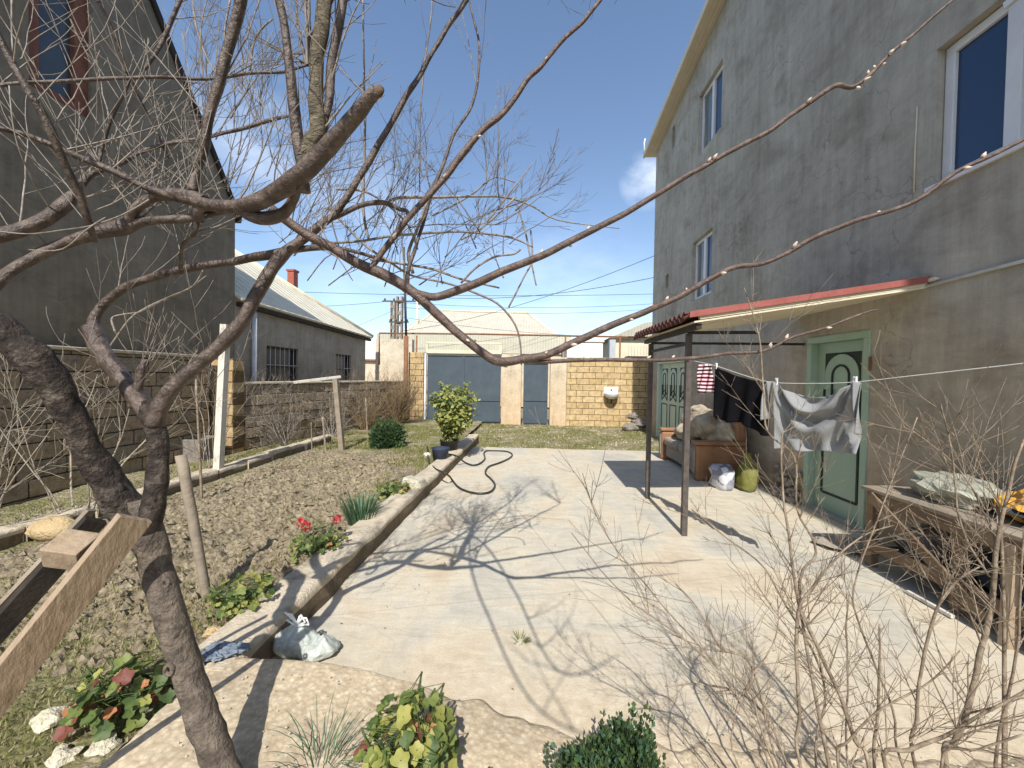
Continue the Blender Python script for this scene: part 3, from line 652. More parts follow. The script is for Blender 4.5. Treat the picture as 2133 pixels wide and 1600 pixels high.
# rust pole with gas pipe
gp = thing('rusty_pole', 'tall thin rusty steel pole beside the left gate pillar', 'pole', (P(842, 880, 12.35).x, 12.35, 0))
b0 = P(845, 884, 12.35); b1 = P(846, 700, 12.35); b2 = P(841, 515, 12.35)
mb = MB(); mb.tube([b0, b1], .075, 10); mb.build('sleeve', 'rust', gp)
mb = MB(); mb.tube([b1, b2], .04, 8); mb.build('shaft', 'steel_post', gp)
gas = thing('gas_pipe', 'thin rusty gas pipe running level above the gates', 'pipe', (0, 13.2, 0))
mb = MB(); pts = [P(u, v, 13.2) for u, v in ((790, 760), (790, 694), (1000, 696), (1350, 703))]; pts.append(V((6.5, 13.2, pts[-1].z)))
mb.tube(pts, .03, 8); mb.build('pipe', 'rust', gas)
for u in (868, 1178, 1292):
    t = P(u, 699, 13.2); mb = MB(); mb.tube([(t.x, 13.2, -.1), t], .028, 8); mb.build('support', 'rust', gas)

# ------------------------------------------------------------------ street poles and wires
def lattice(u, vt, Y, w, label, arms):
    t = P(u, vt, Y); o = thing('utility_pole', label, 'pole', (t.x, Y, 0), 'utility poles beyond the gate')
    mb = MB(); zz = t.z; k = int(zz/.5)
    mb.box((t.x-w, Y-.09, -.1), (t.x-w*.45, Y+.09, zz)); mb.box((t.x+w*.45, Y-.09, -.1), (t.x+w, Y+.09, zz))
    for i in range(k): mb.box((t.x-w*.45, Y-.07, .25+i*.5), (t.x+w*.45, Y+.07, .4+i*.5))
    mb.build('shaft', 'wood_grey', o)
    for dv, hw in arms:
        z = P(u, vt+dv, Y).z; mb = MB(); mb.box((t.x-hw, Y-.13, z), (t.x+hw, Y-.092, z+.06))
        for s in (-.85, -.3, .3, .85): mb.lathe((t.x+s*hw, Y-.11, z+.06), [(.02, 0), (.045, .03), (.045, .07), (.02, .1)], 8)
        mb.build('crossarm', 'steel_post', o)
    return t
lattice(833, 618, 17, .14, 'concrete lattice utility pole with crossarms right behind left gate pillar', [(12, .75), (55, .45)])
lattice(819, 628, 18.2, .11, 'thinner utility pole partly hidden left of the lattice pole', [(90, .6)])
def wire(a, b_, sag, label, r=.009):
    a = V(a); b_ = V(b_); mb = MB()
    mb.tube([a.lerp(b_, t/16)-V((0, 0, sag*4*(t/16)*(1-t/16))) for t in range(17)], r, 4)
    tag(mb.build('overhead_wire', 'wire', org=a), label, 'wire', 'overhead wires across the sky')
A = P(833, 612, 17)
for i, (ua, va, Ya, ub, vb, Yb, sg, lb) in enumerate((
    (560, 606, 17, 1380, 612, 19, .15, 'upper long overhead wire passing the pole top to the grey house'),
    (833, 612, 17, 1400, 570, 12.3, .45, 'overhead wire rising right from the lattice pole to the house corner'),
    (833, 625, 17, 560, 640, 19, .1, 'left overhead wire just under the top one above corrugated roof'),
    (833, 690, 17, 1370, 530, 11.8, .35, 'steep diagonal service wire from roofs up to the house corner'),
    (833, 630, 17, 1400, 630, 20, .25, 'level overhead wire above hipped roof ridge'),
    (833, 640, 17, 1400, 640, 21, .3, 'lowest level overhead wire above hipped roof ridge'),
    (833, 640, 17, 600, 720, 19, .2, 'lowest left overhead wire sloping down behind corrugated roof'),
    (833, 660, 17, 1370, 700, 21, .3, 'low faint overhead wire right of the hipped roof'))):
    wire(P(ua, va, Ya), P(ub, vb, Yb), sg, lb, .010 if i < 4 else .008)

# ------------------------------------------------------------------ houses beyond
nb = thing('hipped_house', 'pale house with hipped corrugated roof straight behind the gates', 'house', (-1.5, 22, 0))
a = P(790, 700, 20); c = P(1185, 700, 20); zl = P(1000, 736, 20).z; zm = P(1000, 697, 20).z
mb = MB(); mb.box((a.x, 20, 0), (c.x, 28, zl)); mb.build('wall', 'render_light', nb)
mb = MB(); mb.box((a.x-.1, 19.9, zl), (c.x+.1, 20.02, zm)); mb.build('fascia', 'clad_x', nb)
e0, e1 = P(838, 697, 20.05), P(1158, 697, 20.05); t0, t1 = P(908, 648, 22.5), P(1098, 652, 22.5)
mb = MB()
E0, E1, E2, E3 = V((e0.x, 20.05, zm)), V((e1.x, 20.05, zm)), V((e1.x, 28, zm)), V((e0.x, 28, zm))
T0, T1 = V((t0.x, 22.5, t0.z)), V((t1.x, 22.5, t1.z)); T2, T3 = V((t1.x, 26, t1.z)), V((t0.x, 26, t0.z))
for q in ((E0, E1, T1, T0), (E1, E2, T2, T1), (E2, E3, T3, T2), (E3, E0, T0, T3), (T0, T1, T2, T3)): mb.poly(q)
mb.poly([(a.x-.1, 20.02, zm-.002), (c.x+.1, 20.02, zm-.002), (c.x+.1, 28, zm-.002), (a.x-.1, 28, zm-.002)])
mb.build('roof', 'slate_x', nb)
mb = MB(); mb.tube([T0, T1], .10, 8); mb.tube([E0, T0], .07, 8); mb.tube([E1, T1], .07, 8); mb.build('ridge_cap', 'cream', nb)
mb = MB(); q = P(870, 620, 21); mb.tube([(q.x, 21, zm-.5), (q.x, 21, q.z)], .07, 8); mb.build('vent_pipe', 'cream', nb)
# white outbuilding
a = P(1182, 712, 17); c = P(1256, 712, 17)
wb = thing('white_outbuilding', 'plain bright white low outbuilding seen over the yellow wall', 'building', ((a.x+c.x)/2, 18, 0))
mb = MB(); mb.box((a.x, 17, 0), (c.x, 19.5, a.z)); mb.build('wall', 'white_wall', wb)
mb = MB(); mb.box((a.x-.05, 16.95, a.z), (c.x+.05, 19.6, a.z+.07)); mb.build('roof', 'cream', wb)
# balcony house
a = P(1258, 716, 19); c = P(1420, 716, 19)
bh = thing('balcony_house', 'small cream house with railed balcony at the right skyline', 'house', ((a.x+c.x)/2, 21, 0))
ze = P(1290, 705, 19).z
mb = MB(); mb.box((a.x+.5, 19, 0), (c.x, 24, ze)); mb.build('wall', 'cream', bh)
mb = MB(); mb.prism([(a.x+.2, 18.8, ze), (c.x, 18.8, ze), (c.x, 18.8, ze+1.0), (a.x+1.9, 18.8, ze+.75)], (0, 5, 0)); mb.build('roof', 'slate_x', bh)
zb0, zb1 = P(1310, 742, 18.4).z, P(1310, 722, 18.4).z
mb = MB(); mb.box((a.x+1.0, 18.3, zb0-.12), (c.x, 18.95, zb0)); mb.build('balcony_floor', 'dark_iron', bh)
mb = MB(); mb.box((a.x+1.0, 18.3, zb1), (c.x, 18.35, zb1+.05))
for i in range(24): x = a.x+1.03+i*.14; mb.box((x, 18.3, zb0), (x+.05, 18.34, zb1))
mb.build('railing', 'trim_tan', bh)
mb = MB(); mb.box((a.x+.2, 18.6, 0), (a.x+.48, 18.9, ze-.1)); mb.build('drainpipe', 'pipe_grey', bh)
# far block seen in the gap left of the pole
a = P(762, 752, 26)
fb = thing('distant_house', 'distant pale house low on the skyline left of gate', 'house', (a.x, 28, 0))
mb = MB(); mb.box((a.x-.2, 26, 0), (P(838, 752, 26).x, 30, a.z)); mb.build('wall', 'render_light', fb)
mb = MB(); mb.box((a.x-.4, 25.8, a.z), (P(838, 752, 26).x, 30.2, a.z+.12)); mb.build('roof', 'rust', fb)
mb = MB(); q = P(800, 768, 25.95); mb.box((q.x-.2, 25.93, q.z-.4), (q.x+1.0, 25.99, q.z+.2)); mb.build('window', 'glass_dark', fb)
sg = P(790, 738, 15.5)
ss = thing('rendered_wall', 'short piece of pale rendered wall left of the rusty pole', 'wall', (-5, 15, 0))
mb = MB(); mb.box((P(782, 740, 15).x, 15, 0), (P(858, 740, 15).x, 15.3, P(800, 706, 15).z)); mb.build('wall_face', 'render_light', ss)

# ------------------------------------------------------------------ left houses
LX = -6.2
tall = thing('dark_gable_house', 'tall dark brown rendered house with steep roof edge on the left', 'house', (LX, 4, 0))
w0 = W(60, 120, LX); w1 = W(192, 120, LX)
wy0, wy1 = w0.y, w1.y; wz0 = (W(190, 250, LX).z+W(80, 190, LX).z)/2; wz1 = wz0+2.6
def lz(y): return 4.86+(7.75-y)*1.455
mb = MB()
yy = [-4, wy0, wy1, 7.75]; ridge = 4.2
mb.poly([(LX, -4, -.1), (LX, -4, lz(ridge)), (LX, wy0, lz(ridge)), (LX, wy0, -.1)][::-1])
# piecewise around window
def top(y): return min(lz(ridge), lz(y))
mb.poly([(LX, wy0, -.1), (LX, wy1, -.1), (LX, wy1, wz0), (LX, wy0, wz0)])
mb.poly([(LX, wy0, wz1), (LX, wy1, wz1), (LX, wy1, top(wy1)), (LX, max(wy0, ridge), top(wy0)), (LX, wy0, top(wy0))])
mb.poly([(LX, wy1, -.1), (LX, 7.75, -.1), (LX, 7.75, 4.86), (LX, wy1, top(wy1))])
for q in ([(LX, wy1, wz0), (LX-.25, wy1, wz0), (LX-.25, wy1, wz1), (LX, wy1, wz1)], [(LX, wy0, wz0), (LX, wy0, wz1), (LX-.25, wy0, wz1), (LX-.25, wy0, wz0)],
          [(LX, wy0, wz0), (LX-.25, wy0, wz0), (LX-.25, wy1, wz0), (LX, wy1, wz0)]): mb.poly(q)
mb.poly([(LX, 7.75, -.1), (LX-8, 7.75, -.1), (LX-8, 7.75, 4.86), (LX, 7.75, 4.86)])
mb.poly([(LX, -4, -.1), (LX-8, -4, -.1), (LX-8, -4, lz(ridge)), (LX, -4, lz(ridge))])
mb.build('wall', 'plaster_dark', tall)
mb = MB(); zr = lz(ridge)
q0, q1, q2 = (LX, 7.86, 4.70), (LX, ridge, zr), (LX, -4.2, zr)
for (p, q) in ((q0, q1), (q1, q2)):
    mb.hexa([(LX+.05, p[1], p[2]), (LX-8, p[1], p[2]), (LX-8, q[1], q[2]), (LX+.05, q[1], q[2]),
             (LX+.05, p[1]+.02, p[2]+.13), (LX-8, p[1]+.02, p[2]+.13), (LX-8, q[1]+.02, q[2]+.13), (LX+.05, q[1]+.02, q[2]+.13)])
mb.build('roof', 'wood_dark', tall)
f = MB(); x0, x1 = LX-.16, LX-.06
f.box((x0, wy0, wz0), (x1, wy0+.14, wz1)); f.box((x0, wy1-.16, wz0), (x1, wy1, wz1)); f.box((x0, wy0+.14, wz0), (x1, wy1-.16, wz0+.14))
wf = f.build('window', 'rust_frame', tall)
g = MB(); g.box((LX-.13, wy0+.1, wz0+.1), (LX-.12, wy1-.1, wz1)); g.build('pane', 'glass_old', wf)
# low house
low = thing('low_roofed_house', 'low plastered house with pale corrugated roof and barred windows', 'house', (LX, 11, 0))
SY0, SY1 = 7.76, 14.1
wins = []
for (ua, ub) in ((555, 622), (700, 731)):
    ya, yb = W(ua, 760, LX).y, W(ub, 760, LX).y; wins.append((ya, yb, 1.25, 2.2))
mb = MB(); ysl = sorted({SY0, SY1, *[w for q in wins for w in q[:2]]})
for i in range(len(ysl)-1):
    cy = (ysl[i]+ysl[i+1])/2
    hole = any(q[0] < cy < q[1] for q in wins)
    for (z0, z1) in (((-.1, 1.25), (2.2, 3.0)) if hole else ((-.1, 3.0),)):
        mb.poly([(LX, ysl[i], z0), (LX, ysl[i+1], z0), (LX, ysl[i+1], z1), (LX, ysl[i], z1)])
for (y0, y1, z0, z1) in wins:
    for q in ([(LX, y1, z0), (LX-.15, y1, z0), (LX-.15, y1, z1), (LX, y1, z1)], [(LX, y0, z0), (LX, y0, z1), (LX-.15, y0, z1), (LX-.15, y0, z0)],
              [(LX, y0, z0), (LX-.15, y0, z0), (LX-.15, y1, z0), (LX, y1, z0)], [(LX, y0, z1), (LX, y1, z1), (LX-.15, y1, z1), (LX-.15, y0, z1)]): mb.poly(q)
mb.poly([(LX, SY1, -.1), (LX-9, SY1, -.1), (LX-9, SY1, 3), (LX, SY1, 3)])
mb.build('wall', 'plaster_tan', low)
for (y0, y1, z0, z1) in wins:
    f = MB(); f.box((LX-.12, y0, z0), (LX-.07, y0+.05, z1)); f.box((LX-.12, y1-.05, z0), (LX-.07, y1, z1)); f.box((LX-.12, y0+.05, z1-.05), (LX-.07, y1-.05, z1)); f.box((LX-.12, y0+.05, z0+.45), (LX-.07, y1-.05, z0+.5))
    wf = f.build('window', 'dark_iron', low)
    g = MB(); g.box((LX-.14, y0, z0), (LX-.13, y1, z1)); g.build('pane', 'glass_dark', wf)
    g = MB(); nb_ = int((y1-y0)/.17)
    for k in range(1, nb_): yk = y0+(y1-y0)*k/nb_; g.tube([(LX-.03, yk, z0), (LX-.03, yk, z1)], .009, 6)
    for zk in (z0+.1, z0+.5): g.tube([(LX-.02, y0, zk), (LX-.02, y1, zk)], .009, 6)
    g.build('security_bars', 'bars', wf)
ez = 2.98; ap = V((-9.3, 11.0, 5.35))
mb = MB()
c0 = V((LX+.14, SY0+.02, ez+.10)); c1 = V((LX+.14, SY1+.30, ez-.03)); c2 = V((LX-9.3, SY1+.30, ez)); ap2 = V((-9.3, 7.3, 5.45)); ap3 = V((-12.4, 11, 5.3))
mb.poly([c0, c1, ap, ap2]); mb.poly([c1, c2, ap3, ap]); 
rf = mb.build('roof', 'slate_y', low, solid=.05)
mb = MB(); mb.tube([c1+V((0, 0, .04)), ap+V((0, 0, .05))], .08, 8); mb.tube([ap+V((0, 0, .05)), ap2+V((0, 0, .05))], .08, 8); mb.build('ridge_cap', 'cream', rf)
mb = MB(); mb.hexa([(LX+.005, SY0+.02, ez-.03), (LX+.11, SY0+.02, ez-.03), (LX+.11, SY1+.26, ez-.16), (LX+.005, SY1+.26, ez-.16),
                    (LX+.005, SY0+.02, ez+.06), (LX+.11, SY0+.02, ez+.06), (LX+.11, SY1+.26, ez-.07), (LX+.005, SY1+.26, ez-.07)]); mb.build('eave_board', 'wood_dark', low)
q = W(531, 700, LX+.08); mb = MB(); mb.tube([(LX+.07, q.y, 0), (LX+.07, q.y, 2.88)], .05, 10); mb.build('downpipe', 'pipe_grey', low)
q = P(608, 600, 16); ch = MB(); ch.box((q.x-.14, 15.9, 3), (q.x+.14, 16.2, P(608, 566, 16).z)); ch.box((q.x-.18, 15.87, P(608, 566, 16).z), (q.x+.18, 16.23, P(608, 566, 16).z+.08))
tag(ch.build('chimney_stack', 'red_chimney', org=(q.x, 16, 3)), 'slim red chimney standing up behind the low corrugated roof', 'chimney')

# ------------------------------------------------------------------ left boundary walls
def blockwall(name, label, p0, p1, z1, th, mat, seed, top_mat='curb', endmat=None):
    o = thing(name, label, 'wall', ((p0[0]+p1[0])/2, (p0[1]+p1[1])/2, 0))
    mb = MB(); rng = random.Random(seed); L = V((p1[0]-p0[0], p1[1]-p0[1], 0)); ln = L.length; d = L.normalized(); nrm = V((d.y, -d.x, 0))
    z = -.1; row = 0; bh = .205
    while z < z1-.05:
        h = min(bh, z1-z); s = -(row % 2)*.21
        while s < ln:
            w = .42*(.85+.3*rng.random()); a = max(0, s); e = min(ln, s+w)
            if e-a > .03:
                q = rng.random()*.035-.012; g = .006
                A_ = V((p0[0], p0[1], 0))+d*(a+g); B_ = V((p0[0], p0[1], 0))+d*(e-g)
                fo = nrm*q; bk = -nrm*th
                mb.hexa([A_+bk+V((0, 0, z+g)), A_+fo+V((0, 0, z+g)), B_+fo+V((0, 0, z+g)), B_+bk+V((0, 0, z+g)),
                         A_+bk+V((0, 0, z+h-g)), A_+fo+V((0, 0, z+h-g)), B_+fo+V((0, 0, z+h-g)), B_+bk+V((0, 0, z+h-g))][0:8], rng.randrange(3))
            s += w
        z += h; row += 1
    mb.build('stonework', ['block_a', 'block_b', 'block_c'], o, bevel=.012)
    mb = MB(); mb.beam((p0[0]-nrm.x*th/2-nrm.x*.01, p0[1], z1/2-.06), (p1[0]-nrm.x*th/2-nrm.x*.01, p1[1], z1/2-.06), th-.05, z1+.02); mb.build('mortar', 'mortar', o)
    mb = MB(); 
    a = V((p0[0], p0[1], z1+.02))-nrm*(th/2); b_ = V((p1[0], p1[1], z1+.02))-nrm*(th/2)
    mb.beam(a, b_, th+.05, .045); mb.build('coping', top_mat, o, bevel=.01)
    return o
simple('block_a', (.17, .135, .09), (.37, .29, .20), 7, .95, 1.0, 34, bdist=.035, c=(.17, .13, .088))  # boundary blocks browner than the yellow stone: their shade is in the colour
simple('block_b', (.19, .145, .09), (.42, .32, .205), 6, .95, 1.0, 30, bdist=.035, c=(.20, .145, .09))
simple('block_c', (.13, .105, .075), (.33, .27, .195), 8, .95, 1.0, 36, bdist=.035, c=(.14, .115, .082))
simple('mortar', (.06, .048, .035), (.12, .095, .07), 12, .95, .8, 40)
blockwall('boundary_wall', 'higher shaded brown block wall behind the forked tree on left', (-5.62, 1.2), (-5.62, 6.45), 1.80, .25, 0, 5)
blockwall('boundary_wall', 'lower brown block wall below the barred windows running to gate', (-5.33, 6.9), (-4.15, 12.5), 1.34, .22, 0, 9)
mb = MB(); mb.box((-5.72, 6.60, -.1), (-5.31, 6.88, 1.80)); tag(mb.build('wall_pier', 'blocks_end', org=(-5.3, 6.6, 0), bevel=.01), 'sunlit yellow stone pier where higher and lower boundary walls meet', 'pillar')
q = P(410, 895, 6.2)
tr = thing('concrete_trough', 'low square concrete trough below the yellow stone pier', 'trough', (q.x, 6.2, .1))
mb = MB(); x0, x1, y0, y1 = q.x-.35, q.x+.3, 5.9, 6.4
for bb in (((x0, y0, 0), (x0+.06, y1, .46)), ((x1-.06, y0, 0), (x1, y1, .46)), ((x0+.06, y0, 0), (x1-.06, y0+.06, .46)), ((x0+.06, y1-.06, 0), (x1-.06, y1, .46))): mb.box(*bb)
mb.build('trough_wall', 'stone_grey', tr, bevel=.008)
# ------------------------------------------------------------------ posts, stakes in the garden
def stake(name, label, ub, vb, ut, vt, Y, r0, r1, mat, z0=.02, sq=False, cat='stake', grp='stakes standing in the garden bed'):
    b_ = P(ub, vb, Y); t = P(ut, vt, Y); d = (b_-t); b2 = t+d*((t.z-z0)/(t.z-b_.z))
    mb = MB()
    if sq: mb.beam(b2, t, r0*2, r0*2)
    else:
        pts = [b2.lerp(t, k/8)+V((.004*noise.noise(V((k, Y, 0))), 0, 0)) for k in range(9)]
        mb.tube(pts, [r0+(r1-r0)*k/8 for k in range(9)], 10, rn=.12)
    return tag(mb.build(name, mat, org=b2), label, cat, grp)
stake('wooden_stake', 'short thick round wooden stake in tilled soil beside the forked tree', 432, 1250, 377, 948, G(432, 1250, .1).y, .026, .030, 'wood_grey')
stake('white_post', 'tall square whitewashed wooden post by the left stone curb', 455, 978, 470, 676, G(455, 978, .2).y, .045, .045, 'white_wood', sq=True, cat='post', grp='posts')
stake('thin_stake', 'thin bare stake between round stake and whitewashed post', 420, 1030, 408, 790, G(420, 1035, .15).y, .014, .010, 'stem_tan')
stake('thin_stake', 'short thin stake at near end of curb left of T-shaped post', 678, 935, 672, 868, G(678, 938, .1).y, .018, .016, 'wood_grey')
stake('thin_stake', 'thin stick leaning at the far left curb end', 650, 940, 648, 880, G(650, 942, .1).y, .012, .010, 'stem_tan')
stake('thin_stake', 'thin pale stake beside dark green bush near gate', 766, 920, 762, 830, 9.2, .022, .018, 'stem_tan')
stake('thin_stake', 'tiny stick poking from soil left of red geranium', 590, 1065, 588, 1030, G(590, 1066, .12).y, .006, .005, 'stem_tan')
tp = thing('tee_post', 'wooden post with a crossbar on top beside lower block wall', 'post', (G(712, 940, .1).x, G(712, 940, .1).y, .1))
Yt = G(712, 940, .1).y
mb = MB(); mb.beam(P(713, 945, Yt), P(699, 790, Yt), .09, .09); mb.build('upright', 'wood_grey', tp, bevel=.006)
mb = MB(); mb.beam(P(612, 797, Yt-.5), P(709, 785, Yt+.1), .06, .05); mb.build('crossbar', 'white_wood', tp, bevel=.006)
mb = MB(); q = P(112, 1098, G(112, 1118, .1).y); mb.blob((q.x, q.y, .17), (.22, .12, .10), sd=5, n=8, rough=.2)
tag(mb.build('stone_block', 'stone_yellow', org=(q.x, q.y, .1)), 'yellow stone block lying by the soil below the left wall', 'stone')
q = G(862, 1012, .18); mb = MB()
mb.hexa([V(p)+V((q.x, q.y, .165)) for p in ((-.14, -.10, 0), (.13, -.12, 0), (.16, .10, 0), (-.12, .12, 0), (-.12, -.08, .14), (.09, -.10, .10), (.13, .08, .09), (-.08, .10, .13))])
tag(mb.build('stone_block', 'stone_pale', org=(q.x, q.y, .16), bevel=.02), 'pale angular stone resting on the long concrete curb', 'stone')

# ------------------------------------------------------------------ branches
def limb(mb, pts, n=10, sub=5, mi=0, rn=.17, wob=.005, wmul=1.0, rs=14.0):
    """pts (u, v, px width, Y)"""
    q = []
    for (u, v, w, Y) in pts:
        p = P(u, v, Y); q.append((p.x, p.y, p.z, w*wmul*.5*(p-CAM).length/ray(u, v).length*(FPX/ray(u, v).length)**.8))
    s = crom(q, sub)
    P3 = [V(a[:3])+V((wob*noise.noise(V(a[:3])*9), wob*noise.noise(V(a[:3])*9+V((7, 0, 0))), wob*noise.noise(V(a[:3])*9+V((0, 7, 0))))) for a in s]
    mb.tube(P3, [max(.0012, a[3]) for a in s], n, mi, rn=rn, rs=rs)
    return P3, [a[3] for a in s]
def rv(rng): return V((rng.gauss(0, 1), rng.gauss(0, 1), rng.gauss(0, 1))).normalized()
def grow(mb, p, d, L, r, depth, rng, up=.25, wig=.18, nch=4, mi=0, sides=4, ang=.7, minr=.0009, rat=.55):
    k = max(4, int(L/.06)); k = min(k, 9); pts = [V(p)]; rad = [r]; d = V(d).normalized()
    for i in range(k):
        d = (d+rv(rng)*wig+V((0, 0, up*.25))).normalized(); pts.append(pts[-1]+d*(L/k)); rad.append(max(minr, r*(1-.75*(i+1)/k)))
    mb.tube(pts, rad, sides, mi, caps=False)
    if depth > 0:
        for c in range(nch):
            i = rng.randrange(1, k); dd = (pts[i+1]-pts[i]).normalized()
            s = rv(rng); s = (s-dd*s.dot(dd)).normalized()
            nd = (dd+s*math.tan(ang*(.6+.6*rng.random()))).normalized()
            grow(mb, pts[i], nd, L*rat*(.6+.6*rng.random())*(1-.4*i/k), rad[i]*.62, depth-1, rng, up, wig, nch, mi, sides, ang, minr, rat)
    return pts

tree = thing('bare_fruit_tree', 'large leafless forked fruit tree filling the left foreground', 'tree', (P(540, 1790, 1.2).x, 1.2, .05))
tk = MB()
limb(tk, [(545, 1800, 112, 1.16), (500, 1690, 104, 1.18), (462, 1600, 96, 1.2), (425, 1500, 92, 1.22), (397, 1420, 84, 1.24), (368, 1320, 82, 1.25), (343, 1235, 82, 1.26), (318, 1160, 84, 1.27), (300, 1100, 92, 1.28), (288, 1040, 84, 1.29)], 20, 6, wmul=.87, rn=.16, wob=.008, rs=22)
for (ku, kv, kr) in ((352, 1395, .016), (345, 1215, .013)):
    c = P(ku, kv, 1.235 if ku < 300 else 1.20); e1 = RT*1.0; e2 = UP*1.0
    tk.tube([c+(e1*math.cos(a)*kr*.8+e2*math.sin(a)*kr) for a in [k*.5236 for k in range(13)]], kr*.42, 8, rn=.3, rs=60, caps=False)
tk.build('trunk', 'bark_old', tree)
kn = MB(); c = P(246, 1022, 1.245); kn.blob(c, (.024, .012, .028), n=8, rough=.3); kn.build('knot_hollow', 'wood_dark', tree)  # solid dark blob stands in for the shade inside the hollow
lm = MB(); F = []
F.append(limb(lm, [(322, 1165, 50, 1.28), (288, 1095, 84, 1.28), (238, 1030, 80, 1.26), (198, 958, 68, 1.23), (162, 885, 66, 1.2), (122, 812, 76, 1.17), (72, 748, 88, 1.14), (15, 702, 94, 1.12), (-45, 662, 98, 1.10), (-130, 590, 90, 1.05), (-240, 480, 80, 1.0)], 18, 6, rn=.22, wob=.01, rs=20))
F.append(limb(lm, [(305, 1125, 56, 1.27), (318, 1045, 54, 1.28), (328, 975, 46, 1.30), (328, 915, 45, 1.31), (318, 870, 46, 1.32), (300, 845, 44, 1.33)], 16, 6, rn=.15, wob=.006, rs=20))
lm.build('limb', 'bark_dark', tree)
b1 = MB(); F2 = []
def L(pts, n=10, **k): F2.append(limb(b1, pts, n, **k))
L([(318, 875, 46, 1.32), (290, 835, 46, 1.33), (255, 790, 43, 1.34), (222, 745, 43, 1.35), (200, 705, 46, 1.36), (188, 678, 40, 1.36)], 14)
L([(195, 700, 34, 1.36), (196, 668, 27, 1.37), (212, 640, 25, 1.38), (245, 608, 23, 1.39), (300, 583, 22, 1.40), (360, 566, 21, 1.41), (430, 553, 20, 1.42), (490, 544, 20, 1.43), (560, 531, 22, 1.44), (610, 520, 18, 1.45), (670, 518, 13, 1.46), (730, 522, 9, 1.5), (800, 545, 7, 1.55)])
L([(278, 850, 30, 1.33), (288, 800, 22, 1.33), (303, 748, 16, 1.33)])
L([(322, 885, 44, 1.31), (338, 840, 38, 1.31), (378, 790, 34, 1.32), (430, 745, 33, 1.34), (482, 695, 32, 1.36), (520, 642, 30, 1.38), (548, 590, 30, 1.4), (575, 548, 30, 1.42), (605, 518, 25, 1.43), (640, 494, 20, 1.44), (668, 470, 20, 1.45), (700, 444, 17, 1.47), (745, 375, 16, 1.5), (790, 300, 15, 1.53), (830, 230, 14, 1.56), (862, 178, 13, 1.58), (885, 138, 12, 1.6), (933, 57, 12, 1.63), (972, 0, 13, 1.66), (1010, -80, 9, 1.7)])
L([(-20, 262, 17, .95), (60, 283, 17, 1.0), (150, 322, 18, 1.05), (230, 355, 18, 1.09), (310, 392, 19, 1.12), (372, 412, 22, 1.14)])
L([(-20, 600, 36, .98), (45, 548, 34, 1.03), (120, 512, 34, 1.08), (200, 487, 34, 1.11), (252, 475, 42, 1.13), (300, 462, 27, 1.15), (380, 456, 22, 1.17), (430, 446, 18, 1.18), (480, 434, 15, 1.18), (520, 424, 10, 1.18)])
L([(262, 470, 26, 1.13), (280, 440, 24, 1.13), (330, 408, 28, 1.14), (385, 408, 34, 1.14), (425, 420, 36, 1.14)])
L([(420, 420, 26, 1.14), (412, 440, 26, 1.15), (415, 458, 24, 1.17)])
L([(412, 462, 9, 1.18), (403, 490, 9, 1.2), (380, 515, 9, 1.25), (376, 560, 9, 1.38)])
L([(-30, 500, 40, .98), (40, 480, 40, 1.02), (95, 455, 42, 1.05), (145, 415, 36, 1.08), (165, 395, 20, 1.1), (195, 362, 15, 1.12), (245, 345, 12, 1.14), (300, 312, 11, 1.2), (370, 296, 11, 1.25), (430, 288, 10, 1.3), (500, 270, 9, 1.36), (560, 252, 9, 1.4), (625, 236, 7, 1.45)])
L([(400, 400, 24, 1.14), (410, 350, 22, 1.15), (428, 290, 23, 1.15), (442, 215, 25, 1.14), (466, 135, 27, 1.13), (490, 55, 29, 1.12), (505, -10, 31, 1.1), (520, -90, 31, 1.08)])
L([(-30, 20, 17, .85), (15, 105, 18, .88), (55, 185, 22, .9), (98, 255, 24, .93), (128, 320, 22, .96), (160, 400, 20, 1.0), (186, 470, 18, 1.04), (198, 500, 16, 1.08)])
L([(-30, 184, 13, .95), (60, 173, 11, 1.0), (150, 166, 11, 1.05), (250, 163, 10, 1.1), (350, 163, 9, 1.15), (440, 164, 9, 1.2), (510, 154, 9, 1.25), (590, 148, 8, 1.3), (640, 136, 7, 1.33)])
L([(205, 355, 11, 1.13), (212, 305, 11, 1.13), (235, 245, 11, 1.13), (262, 190, 10, 1.12), (270, 165, 9, 1.12)])
L([(300, 145, 9, 1.15), (335, 95, 12, 1.15), (355, 50, 12, 1.15), (378, -5, 12, 1.15), (395, -60, 10, 1.15)])
L([(195, -20, 10, 1.05), (235, 70, 10, 1.1), (262, 140, 9, 1.14), (275, 165, 9, 1.16), (305, 235, 8, 1.2), (330, 285, 8, 1.22), (350, 330, 6, 1.25)])
L([(850, 600, 9, 1.42), (852, 560, 9, 1.44), (870, 500, 8, 1.5), (895, 420, 8, 1.55), (920, 350, 8, 1.6), (945, 280, 7, 1.65), (983, 218, 7, 1.7), (997, 150, 6, 1.75), (995, 80, 6, 1.8), (978, 10, 5, 1.82), (972, -40, 5, 1.85)])
L([(668, 468, 13, 1.45), (705, 450, 13, 1.48), (750, 430, 12, 1.5), (800, 422, 12, 1.52), (832, 436, 9, 1.54), (846, 440, 8, 1.54), (847, 449, 7, 1.54)])
L([(635, 345, 20, 1.12), (642, 320, 18, 1.12)])
b1.build('branch', 'bark', tree)
b3 = MB(); F4 = []
F4.append(limb(b3, [(375, 412, 30, 1.14), (430, 424, 36, 1.13), (480, 430, 40, 1.12), (530, 422, 46, 1.1), (575, 402, 50, 1.08), (625, 365, 52, 1.05), (680, 308, 50, 1.02), (735, 248, 43, .99), (788, 190, 36, .96)], 16, 6, wmul=.86, rn=.14, wob=.006, rs=22))
limb(b3, [(500, 432, 34, 1.12), (540, 455, 32, 1.13), (585, 446, 28, 1.14), (608, 418, 24, 1.13), (618, 392, 22, 1.1)], 12)
